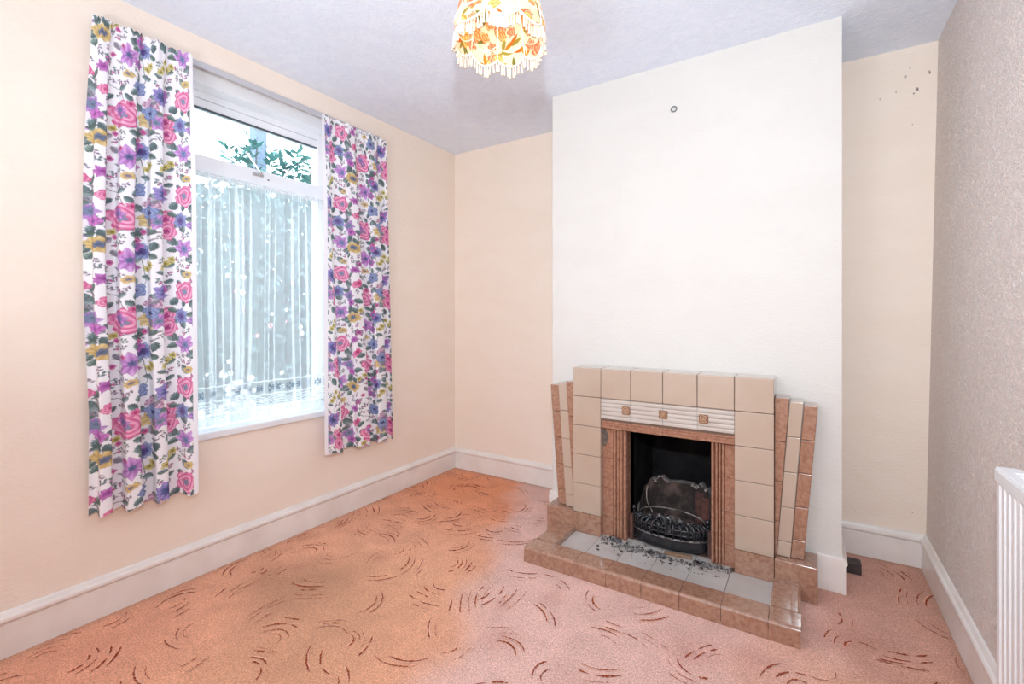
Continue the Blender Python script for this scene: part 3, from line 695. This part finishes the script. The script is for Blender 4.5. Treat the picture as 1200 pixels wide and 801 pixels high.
    b = MB(); xs = [-1.034, -.898, -.746, -.593, -.440, -.288, -.121]; ys = [2.05, 2.197, 2.345]
    for i in range(6):
        for j in range(2):
            if j and (i == 0 or i == 5): continue
            b.box(xs[i] + .001, xs[i + 1] - .001, ys[j] + .001, (2.274 if (j == 0 and i in (0, 5)) else ys[j + 1]) - .001, .02, .047, bev=.0012)
    b.box(-1.04, -.115, 2.045, 2.272, .0, .044, mi=1); b.box(-.896, -.27, 2.2, 2.42, 0, .044, mi=1)
    b.build('hearth_tiles', [M['hearth_tile'], M['grout']], root)
    # firebox
    b = MB(); y1 = 2.80
    b.box(-.798, -.772, 2.325, y1, .045, .638); b.box(-.371, -.347, 2.325, y1, .045, .638); b.box(-.79, -.35, y1 - .02, y1, .045, .638); b.box(-.79, -.35, 2.325, y1, .612, .638); b.box(-.79, -.35, 2.40, y1, .0, .05)
    b.build('firebox', M['soot'], root)
    # horseshoe fireback with broken top
    b = MB(); r6 = random.Random(2); n = 40; vs = []; fs = []; mi = []
    def plan(k): 
        a = PI * (k / n); return (-.5715 - .178 * math.copysign(abs(math.cos(a)) ** .55, math.cos(a)), 2.40 + .19 * math.sin(a) ** .5)
    hts = []
    for k in range(n + 1):
        u = k / n; e = min(u, 1 - u); base = .135 + .165 * min(1, e / .26) ** .55
        hts.append(base + r6.uniform(-.007, .007) + .008 * math.sin(k * 1.3))
    lay = 7
    for k in range(n + 1):
        x, y = plan(k)
        for j in range(lay):
            f = j / (lay - 1); vs.append((x + r6.uniform(-.003, .003), y - .02 * f + r6.uniform(-.003, .003), .045 + (hts[k] - .045) * f))
        vs.append((x * .9 + -.5715 * .1 if False else x, y + .045, hts[k] - .006)); vs.append((x, y + .045, .045))
    st = lay + 2; F1 = []; F2 = []
    for k in range(n):
        for j in range(lay - 1): F1.append((k * st + j, (k + 1) * st + j, (k + 1) * st + j + 1, k * st + j + 1))
        F2.append((k * st + lay - 1, (k + 1) * st + lay - 1, (k + 1) * st + lay, k * st + lay)); F1.append((k * st + lay, (k + 1) * st + lay, (k + 1) * st + lay + 1, k * st + lay + 1))
    b.add(vs, F1, 0); b.add(vs, F2, 1)
    for k in range(12, 30):
        x, y = plan(k); b.ball((x, y - .012, hts[k] - .002), r6.uniform(.006, .013), sz=.7, sub=1, jit=.5, mi=1, rnd=r6)
    for (kx, z0, z1) in ((25, .10, .27), (28, .12, .25)):
        x, y = plan(kx); b.box(x - .022, x + .022, y - .032, y + .01, z0, z1, bev=.006, mi=2)
    b.build('fireback', [M['fireback'], M['burnt_edge'], M['burnt_brick']], root)
    for x in (-.765, -.392):
        b = MB(); b.box(x, x + .017, 2.335, 2.375, .046, .17, bev=.003); b.build('cheek_brick', M['burnt_brick'], root)
fireplace()

# ------------------------------------------------------------------ grate with coals
GX, GY, GA, GB = -.5745, 2.372, .172, .075
def bow(a, s=1, z=0, k=1.0): return (GX - GA * math.cos(a) * s, GY - GB * k * math.sin(a) * s, z)
def grate():
    root = thing('fire_grate', 'black cast iron bow-fronted fire grate standing in the fireplace opening', 'fire grate', (GX, GY, .047))
    N = 28; A = [PI * i / N for i in range(N + 1)]
    b = MB(); prof = [(1.0, .062), (1.035, .068), (1.03, .085), (1.0, .104), (.985, .112), (.95, .112), (.95, .062)]
    vs = [bow(a, s, z) for a in A for s, z in prof]; n = len(prof)
    fs = [(i * n + k, i * n + (k + 1) % n, (i + 1) * n + (k + 1) % n, (i + 1) * n + k) for i in range(N) for k in range(n)]
    b.add(vs, fs + [tuple(range(n)), tuple(N * n + k for k in range(n))]); b.build('ash_apron', M['cast_iron'], root, angle=50)
    b = MB(); b.tube([bow(a, 1.015, .115) for a in A], .0055, 8); b.build('apron_rim', M['worn_iron'], root, smooth=True)
    for z, r in ((.137, .0042), (.160, .0048)):
        b = MB(); b.tube([bow(a, 1.0, z) for a in A], r, 8); b.build('rail', M['cast_iron'], root, smooth=True)
    for i in range(15):
        a = PI * (.045 + .91 * i / 14); p = bow(a, 1.0, .114); q_ = bow(a, 1.0, .164); d = Vector((GX - p[0], GY + .03 - p[1], 0)).normalized()
        t1 = Vector(q_); t2 = t1 + d * .010 + Vector((0, 0, .012)); t3 = t1 + d * .026 + Vector((0, 0, .016))
        b = MB(); b.tube([p, q_, t2, t3], .0062, 8, rs=[.0066, .0068, .0085, .0075]); b.ball(t3, .0092, sub=2)
        b.build('bar', M['cast_iron'], root, smooth=True)
    b = MB(); pts = [(GX + .158 * math.cos(PI * i / 20) * -1, GY + .045 - .0 * i, .170 + .042 * math.sin(PI * i / 20)) for i in range(21)]
    b.tube(pts, .0035, 8); b.build('back_rim', M['worn_iron'], root, smooth=True)
    for sx in (-1, 1):
        b = MB(); x = GX + sx * .176
        b.box(x - .009, x + .009, GY - .014, GY + .012, .047, .178, bev=.003); b.lathe([(.004, .178), (.008, .182), (.005, .187), (.0115, .196), (.0125, .203), (.009, .211), (.002, .215)], (x, GY - .001, 0), 14)
        b.build('post', M['cast_iron'], root, angle=40)
    b = MB(); b.box(GX - .16, GX + .16, GY - .02, GY + .11, .10, .114, bev=.003); b.box(GX - .13, GX - .11, GY - .01, GY + .1, .047, .10); b.box(GX + .11, GX + .13, GY - .01, GY + .1, .047, .10)
    b.build('bottom_plate', M['cast_iron'], root)
grate()
rc = random.Random(14)
cm = []
for k in range(4):
    b = MB(); b.ball((0, 0, 0), .019, sx=rc.uniform(.9, 1.25), sy=rc.uniform(.85, 1.1), sz=rc.uniform(.7, .95), sub=2, jit=.5, rnd=rc); o = b.build('coal_lump', M['coal']); cm.append(o.data); 
    if k: bpy.data.objects.remove(o)
    else: first = o
pos = []
for row, (yy, zz, nn) in enumerate(((-.036, .140, 7), (-.008, .158, 8), (.020, .170, 7))):
    for i in range(nn):
        hw = .125 if row == 0 else .142
        x = GX - hw + 2 * hw * i / (nn - 1); e = abs(x - GX) / .15
        pos.append((x + rc.uniform(-.004, .004), GY + yy + .03 * e * e * (row == 0), zz - .022 * e * e + rc.uniform(-.003, .003)))
for i, p in enumerate(pos):
    o = first if i == 0 else first.copy()
    if i: COL.objects.link(o)
    o.data = cm[i % 4]; o.location = p; o.rotation_euler = (rc.uniform(0, 6), rc.uniform(0, 6), rc.uniform(0, 6))
    tag(o, 'glossy black lump of burnt coal heaped in the iron grate', 'coal', 'coals in the grate')

b = MB(); b.tube([(-.707, 2.46, .290), (-.712, 2.455, .265), (-.709, 2.445, .235), (-.700, 2.43, .213), (-.676, 2.41, .192), (-.668, 2.40, .186)], .0022, 6)
tag(b.build('bent_wire', M['wire'], base=(-.67, 2.40, .186), smooth=True), 'thin pale bent wire sticking up out of the coals', 'wire')
b = MB(); b.hexa([(-.575, 2.262, .048), (-.452, 2.282, .048), (-.454, 2.302, .048), (-.578, 2.284, .048), (-.573, 2.264, .060), (-.455, 2.284, .061), (-.457, 2.300, .061), (-.576, 2.282, .060)], bev=.002)
tag(b.build('wood_strip', M['stick'], base=(-.51, 2.28, .047)), 'short scorched wooden strip lying in the ash before the grate', 'wood strip')

def debris():
    rnd = random.Random(31); b = MB()
    for k in range(1100):
        u = rnd.random(); x = -.90 + .63 * u
        yc = 2.275 - .03 * math.sin(PI * u) + .02 * (u - .5)
        y = yc + rnd.gauss(0, .018); 
        if rnd.random() < .12: y = rnd.uniform(2.14, 2.30); x = rnd.uniform(-.88, -.29)
        if -.585 < x < -.44 and 2.25 < y < 2.31: continue
        if not (2.08 < y < 2.305): continue
        if x < -.89 or x > -.28: continue
        dens = math.exp(-((x + .62) / .18) ** 2) + .8 * math.exp(-((x + .40) / .09) ** 2) + .25
        if rnd.random() > dens: continue
        r = rnd.choice((.0012, .0016, .002, .0025, .003, .0045, .0065)) * rnd.uniform(.7, 1.3)
        b.ball((x, y, .047 + r * .35), r, sx=rnd.uniform(.7, 1.5), sy=rnd.uniform(.7, 1.3), sz=.7, sub=1, jit=.7, mi=rnd.choice((0, 0, 0, 1, 2, 2)), rnd=rnd)
    for (x, y, r) in ((-.822, 2.275, .017), (-.838, 2.285, .013), (-.80, 2.28, .012), (-.68, 2.25, .012), (-.63, 2.242, .013), (-.57, 2.238, .014), (-.43, 2.262, .012), (-.40, 2.27, .011)):  # first three dark lumps stand in for a black hole at the pilaster foot
        b.ball((x, y, .047 + r * .5), r, sx=1.2, sy=.9, sz=.75, sub=2, jit=.5, mi=1, rnd=rnd)
    o = b.build('ash_debris', [M['ash'], M['coal'], mat('pale_cinder', S(150, 146, 142), .9, c2=S(96, 92, 90), nscale=150, bump=.3, bscale=200)], base=(-.58, 2.26, .047))
    tag(o, 'scatter of grey ash and cinders on the hearth tiles before the grate', 'ash', kind='stuff')
debris()

# ------------------------------------------------------------------ small things on the breast and the floor
b = MB(); b.tube([(-.568 + .013 * math.cos(2 * PI * i / 28), YC - .004, 2.216 + .013 * math.sin(2 * PI * i / 28)) for i in range(28)], .0028, 8, closed=True)
b.tube([(-.568, YC + .001, 2.2285), (-.568, YC - .006, 2.2285)], .002, 8)
tag(b.build('hanging_ring', M['ring'], base=(-.568, YC, 2.2), smooth=True), 'small grey ring fixed high on the pale chimney breast', 'ring')
b = MB(); b.box(BR + .021, .208, 2.64, 2.70, .001, .05, bev=.002)
tag(b.build('dark_block', M['black_block'], base=(.18, 2.67, 0)), 'small dark block on the carpet beside the chimney breast skirting', 'block')

# ------------------------------------------------------------------ radiator
def radiator():
    x1, xw = .418, .445; y1, y0, z0, z1 = 1.685, .55, .16, .752
    root = thing('panel_radiator', 'white ribbed panel radiator with a top grille on the textured right wall', 'radiator', (.44, 1.1, .16))
    b = MB(); pts = []; n = int((y1 - y0) / .0333)
    for k in range(n):
        a = y0 + k * (y1 - y0) / n; w = (y1 - y0) / n
        pts += [(a + w * .00, 0.0), (a + w * .12, -.0085), (a + w * .62, -.0085), (a + w * .76, 0.0)]
    pts.append((y1, 0))
    prof = [(y1, .012), (y0, .012)] + [(y, x) for y, x in pts]
    b.prism(prof, lambda y, x: (x1 + x, y, z0), lambda y, x: (x1 + x, y, z1)); b.build('panel', M['radiator'], root)
    for za, zb_ in ((z1 - .004, z1 + .030), (z0 - .01, z0 + .018)):
        b = MB(); b.box(x1 - .011, x1 + .012, y0, y1, za, zb_, bev=.004); b.build('edge_rail', M['radiator'], root)
    b = MB(); b.box(x1 - .009, xw + .012, y0, y1, z1 + .026, z1 + .034, bev=.003)
    for k in range(34): b.box(x1 + .013, xw + .004, y0 + .02 + k * .032, y0 + .038 + k * .032, z1 + .033, z1 + .036)
    b.build('top_grille', M['radiator'], root)
    b = MB(); b.box(x1 - .006, xw + .012, y1 - .004, y1 + .003, z0, z1 + .03, bev=.002); b.build('side_panel', M['radiator'], root)
    for ya in (1.40, .80):
        b = MB(); b.box(xw - .016, .476, ya, ya + .03, .25, .6); b.build('bracket', M['radiator'], root)
    b = MB(); b.box(xw - .015, xw + .01, y0 + .02, y1 - .02, z0, z1); b.build('back_panel', M['radiator'], root)
radiator()

# ------------------------------------------------------------------ pendant lamp
def lamp():
    LX, LY, zr = -.889, 1.335, 2.118
    root = thing('pendant_lamp', 'lit pendant lamp with scalloped floral shade and cream tassel fringe hanging from the ceiling', 'lamp', (LX, LY, H))
    b = MB(); b.lathe([(.002, -.045), (.012, -.045), (.02, -.025), (.045, -.008), (.047, 0)], (LX, LY, H), 28); b.build('ceiling_rose', M['white_gloss'], root, angle=40)
    b = MB(); b.tube([(LX, LY, H - .04), (LX, LY, 2.29)], .0035, 8); b.build('cord', M['white_gloss'], root, smooth=True)
    b = MB(); b.lathe([(.008, .075), (.017, .07), (.019, .04), (.02, .012), (.017, 0)], (LX, LY, 2.225), 20); b.build('lampholder', M['white_gloss'], root, angle=40)
    b = MB(); prof = [(.001, -.062)] + [(.031 * math.sin(a), -.031 - .031 * math.cos(a)) for a in [PI * k / 14 for k in range(1, 11)]] + [(.016, .0), (.0145, .012)]
    b.lathe(prof, (LX, LY, 2.226), 24); b.build('light_bulb', M['bulb'], root, smooth=True)
    # shade cloth
    NS = 9; nu, nv = 540, 120; th0 = .12
    u = np.linspace(0, 1, nu)[None, :]; v = np.linspace(0, 1, nv)[:, None]
    a = 2 * PI * u + th0; seg = np.abs(np.sin(NS * PI * u))                      # 0 at the ribs
    zbot = zr + .012 - .026 * seg ** .8; ztop = 2.335 - .012 * seg
    z = zbot + (ztop - zbot) * v
    hz = np.clip((z - zr) / (2.335 - zr), -.2, 1)
    r = .1515 - .052 * np.clip(hz, 0, 1) ** 1.6 + .004 * seg
    X = LX + r * np.cos(a); Y = LY + r * np.sin(a); Z = z + 0 * a
    # print: loose roses and leaves
    lin = lambda *c: np.array(S(*c)[:3])
    col = np.ones((nv, nu, 3)) * lin(244, 222, 192); rnd = random.Random(8)
    su = (u * 2 * PI * .15) + 0 * v; sv = (z - zr) + 0 * u; per = 2 * PI * .15
    for k in range(120):
        cu, cv = rnd.uniform(0, per), rnd.uniform(-.02, .21); dx = (su - cu + per / 2) % per - per / 2; dy = sv - cv
        an = rnd.uniform(0, 6.3); p = dx * math.cos(an) + dy * math.sin(an); q_ = -dx * math.sin(an) + dy * math.cos(an)
        m = (np.abs(q_) < .007 * np.clip(1 - (p / .026) ** 2, 0, 1)); col[m] = lin(*rnd.choice(((150, 140, 60), (190, 130, 40), (120, 120, 60), (206, 104, 40))))
    for k in range(60):
        cu, cv, R0 = rnd.uniform(0, per), rnd.uniform(-.01, .2), rnd.uniform(.014, .027); dx = (su - cu + per / 2) % per - per / 2; dy = sv - cv
        R = np.hypot(dx, dy); A = np.arctan2(dy, dx); m = R < R0 * (1 + .16 * np.sin(5 * A + k)); w_ = (.5 + .5 * np.sin(R / R0 * 11 + 2 * np.sin(2 * A + k)))[..., None]
        d_, l_ = rnd.choice((((212, 112, 50), (248, 190, 130)), ((222, 146, 54), (250, 212, 140)), ((206, 100, 66), (246, 184, 146))))
        col = np.where(m[..., None], lin(*d_) * (1 - w_) + lin(*l_) * w_, col)
    V = np.stack([X.ravel(), Y.ravel(), Z.ravel()], 1)
    sh = rawmesh('lamp_shade', V, gridfaces(nu, nv), M['shade_print'], parent=root, colors=col.reshape(-1, 3))
    def rim(t, dz=0, dr=0):
        a_ = 2 * PI * t + th0; s_ = abs(math.sin(NS * PI * t)); zz = zr + .012 - .026 * s_ ** .8 + dz
        h_ = min(1, max(0, (zz - zr) / (2.335 - zr))); rr = .1515 - .052 * h_ ** 1.6 + .004 * s_ + dr
        return (LX + rr * math.cos(a_), LY + rr * math.sin(a_), zz)
    b = MB(); b.tube([rim(i / 180, dr=.001) for i in range(180)], .0038, 6, closed=True)
    b.tube([rim(i / 180, .052, .002) for i in range(180)], .0028, 6, closed=True)
    for k in range(NS):
        t = k / NS; b.tube([rim(t, .0 + .02 * j, .001) for j in range(11)], .0024, 6)
    b.build('braid', M['trim_white'], sh, smooth=True)
    tp = [(LX + .1 * math.cos(2 * PI * i / 60), LY + .1 * math.sin(2 * PI * i / 60), 2.333) for i in range(60)]
    b = MB(); b.tube(tp, .003, 6, closed=True)
    for k in range(3):
        aa = 2 * PI * k / 3; b.tube([(LX + .1 * math.cos(aa), LY + .1 * math.sin(aa), 2.333), (LX + .02 * math.cos(aa), LY + .02 * math.sin(aa), 2.285)], .0022, 6)
    b.tube([(LX + .021 * math.cos(2 * PI * i / 24), LY + .021 * math.sin(2 * PI * i / 24), 2.285) for i in range(24)], .002, 6, closed=True)
    b.build('shade_frame', M['brass'], sh, smooth=True)
    r8 = random.Random(77); proto = None; NT = 90
    b = MB(); b.tube([(0, 0, 0), (0, 0, -.010), (0, 0, -.013), (0, 0, -.024), (0, 0, -.040)], .003, 6, rs=[.0014, .0022, .0032, .0032, .0046])
    for i in range(NT):
        p = Vector(rim((i + .5) / NT)) - Vector((0, 0, .002))
        if proto is None:
            o = b.build('tassel', M['tassel'], smooth=True); proto = o
        else: o = proto.copy(); COL.objects.link(o)
        o.parent = sh; o.location = p - parent_base(sh); o.rotation_euler = (r8.uniform(-.1, .1), r8.uniform(-.1, .1), 0); o.scale = (1, 1, r8.uniform(.85, 1.1))
lamp()

# ------------------------------------------------------------------ garden outside the window
def foliage(name, vol, n, m, size, seed, parent, kindstuff=False):
    r = np.random.default_rng(seed); (x0, x1), (y0, y1), (z0, z1) = vol
    c = np.stack([r.uniform(x0, x1, n), r.uniform(y0, y1, n), r.uniform(z0, z1, n)], 1)
    d = r.normal(size=(n, 3)); d /= np.linalg.norm(d, axis=1)[:, None]; e = np.cross(d, r.normal(size=(n, 3))); e /= np.linalg.norm(e, axis=1)[:, None]
    f = np.cross(d, e); L = (size * r.uniform(.6, 1.3, n))[:, None]
    P = [c, c + d * L * .5 + e * L * .24 + f * L * .06, c + d * L, c + d * L * .5 - e * L * .24 + f * L * .06]
    V = np.stack(P, 1).reshape(-1, 3); F = np.arange(4 * n).reshape(n, 4)
    o = rawmesh(name, V, F, m, parent=parent, smooth=False); return o
def garden():
    b = MB(); b.box(-9, xo, -2, 9, -.25, -.2); g_ = struct(b.build('ground', M['earth']))
    t = thing('garden_hedge', 'dense blue-green hedge outside behind the net curtain, dotted with white blossom', 'hedge', (-4.4, 2.2, -.2))
    foliage('foliage', ((-4.75, -4.15), (.9, 4.6), (-.15, 2.30)), 42000, M['leaf_dark'], .085, 3, t)
    b = MB(); r = random.Random(6)
    for k in range(12):
        y = 1.0 + .3 * k; pts = [(-4.4, y, -.2)] + [(-4.4 + r.uniform(-.15, .15), y + r.uniform(-.15, .15), -.2 + .6 * j) for j in range(1, 5)]
        b.tube(pts, .012, 6, rs=[.018, .015, .012, .009, .005])
    b.build('stems', M['bark'], t)
    b = MB()
    for k in range(110):
        q = r.random()
        if q < .6: y, z = r.gauss(2.12, .13), r.gauss(.5, .16)
        elif q < .85: y, z = r.gauss(3.05, .08), r.uniform(1.2, 2.2)
        else: y, z = r.uniform(2, 3.2), r.uniform(.6, 1.6)
        c = Vector((-4.11 + r.uniform(-.02, .02), y, z)); s_ = r.uniform(.007, .016)
        for i in range(5):
            a = 2 * PI * i / 5; b.ball(c + Vector((0, s_ * math.cos(a), s_ * math.sin(a))), s_ * .75, sx=.4, sub=1, mi=1 if (q > .85 and k % 2) else 0)
    o = b.build('blossom', [M['blossom'], M['pinkbloom']], t); o['kind'] = 'stuff'
    t = thing('garden_shrub', 'leafy teal shrub rising outside above the window transom, against white sky', 'shrub', (-5.25, 3.1, -.2))
    r2 = np.random.default_rng(8)
    b = MB(); tips = []
    for k in range(16):
        y = 2.42 + .062 * k + r.uniform(-.04, .04); x = -5.25 + r.uniform(-.1, .1); y = y * 1.1; top = r.uniform(2.9, 3.28) if k != 3 else 2.7
        pts = [(-5.25, 3.1, -.2), (x * .6 - 5.25 * .4, y * .6 + 3.1 * .4, 1.2), (x, y, 2.2), (x + .03, y + r.uniform(-.06, .06), top)]
        b.tube(pts, .008, 6, rs=[.015, .012, .008, .003]); tips.append((x, y, top))
    b.build('stems', M['bark'], t)
    VS = []
    for (x, y, top) in tips:
        for j in range(40):
            z = top - (j / 40) * .8 + r.uniform(-.02, .02); a = r.uniform(0, 6.28); L = r.uniform(.08, .17)
            d = Vector((math.cos(a) * .6, math.sin(a), r.uniform(.1, .7))).normalized(); e = d.cross(Vector((r.uniform(-1, 1), r.uniform(-1, 1), 1))).normalized()
            p = Vector((x, y, z)); VS += [p, p + d * L * .5 + e * L * .2, p + d * L, p + d * L * .5 - e * L * .2]
    V = np.array([v[:] for v in VS]); rawmesh('foliage', V, np.arange(len(V)).reshape(-1, 4), M['leaf'], parent=t, smooth=False)
    b = MB(); b.box(-5.9, -5.76, 3.22, 3.37, -.2, 4.2, bev=.01); b.box(-5.92, -5.74, 3.2, 3.39, 4.2, 4.24, bev=.01)
    tag(b.build('garden_post', M['post'], base=(-5.83, 3.3, -.2)), 'tall pale blue-grey post standing outside among the shrub leaves', 'post')
    b = MB()
    for k in range(44): b.box(-6.52, -6.5, -.5 + k * .2, -.5 + k * .2 + .192, -.2, 1.7, bev=.003)
    b.box(-6.56, -6.52, -.5, 8.3, .3, .38); b.box(-6.56, -6.52, -.5, 8.3, 1.3, 1.38)
    tag(b.build('garden_fence', M['fence'], base=(-6.5, 3, -.2)), 'grey boarded fence at the back of the garden behind the hedge', 'fence')
garden()

# ------------------------------------------------------------------ light and camera
w = bpy.data.worlds.new('overcast_sky'); scn.world = w; w.use_nodes = True
bg = w.node_tree.nodes['Background']; bg.inputs['Color'].default_value = (.84, .94, 1.0, 1); bg.inputs['Strength'].default_value = 5.8
def light(name, kind, loc, energy, color, size=None, rot=None, target=None):
    l = bpy.data.lights.new(name, kind); l.energy = energy; l.color = color
    if kind == 'AREA': l.shape = 'RECTANGLE'; l.size, l.size_y = size
    else: l.shadow_soft_size = size
    o = bpy.data.objects.new(name, l); COL.objects.link(o); o.location = loc
    if target is not None: o.rotation_euler = (Vector(target) - Vector(loc)).to_track_quat('-Z', 'Y').to_euler()
    return o
fl = light('camera_flash', 'SPOT', (0.02, -.03, 1.56), 132, (.82, .92, 1.0), size=.03, target=(-.8, 2.0, 1.75))
fl.data.spot_size = math.radians(140); fl.data.spot_blend = 1.0
light('bounced_flash', 'AREA', (-.9, -.45, .95), 27, (.76, .90, 1.0), size=(.6, .6), target=(-.9, -.25, 2.4))  # added fill light out of view, aimed up at the ceiling
light('rear_bounced_flash', 'AREA', (-.9, -.2, 1.3), 21, (.78, .91, 1.0), size=(.6, .6), target=(-.9, -1.1, 1.5))  # second added fill, unseen, thrown back at the rear wall

cd = bpy.data.cameras.new('camera'); cam = bpy.data.objects.new('camera', cd); COL.objects.link(cam)
cam.location = (0, 0, CAMZ); cam.rotation_euler = (PI / 2, 0, TH)
cd.sensor_fit = 'HORIZONTAL'; cd.sensor_width = 36; cd.lens = FPX / 1200 * 36; cd.shift_y = (Y0 - 400.5) / 1200; cd.clip_start = .02
scn.camera = cam
scn.view_settings.view_transform = 'Standard'; scn.view_settings.look = 'None'; scn.view_settings.gamma = 1; scn.view_settings.exposure = .08
scn.view_settings.use_curve_mapping = False
scn.cycles.use_denoising = True; scn.cycles.diffuse_bounces = 6; scn.cycles.max_bounces = 14; scn.cycles.transparent_max_bounces = 24
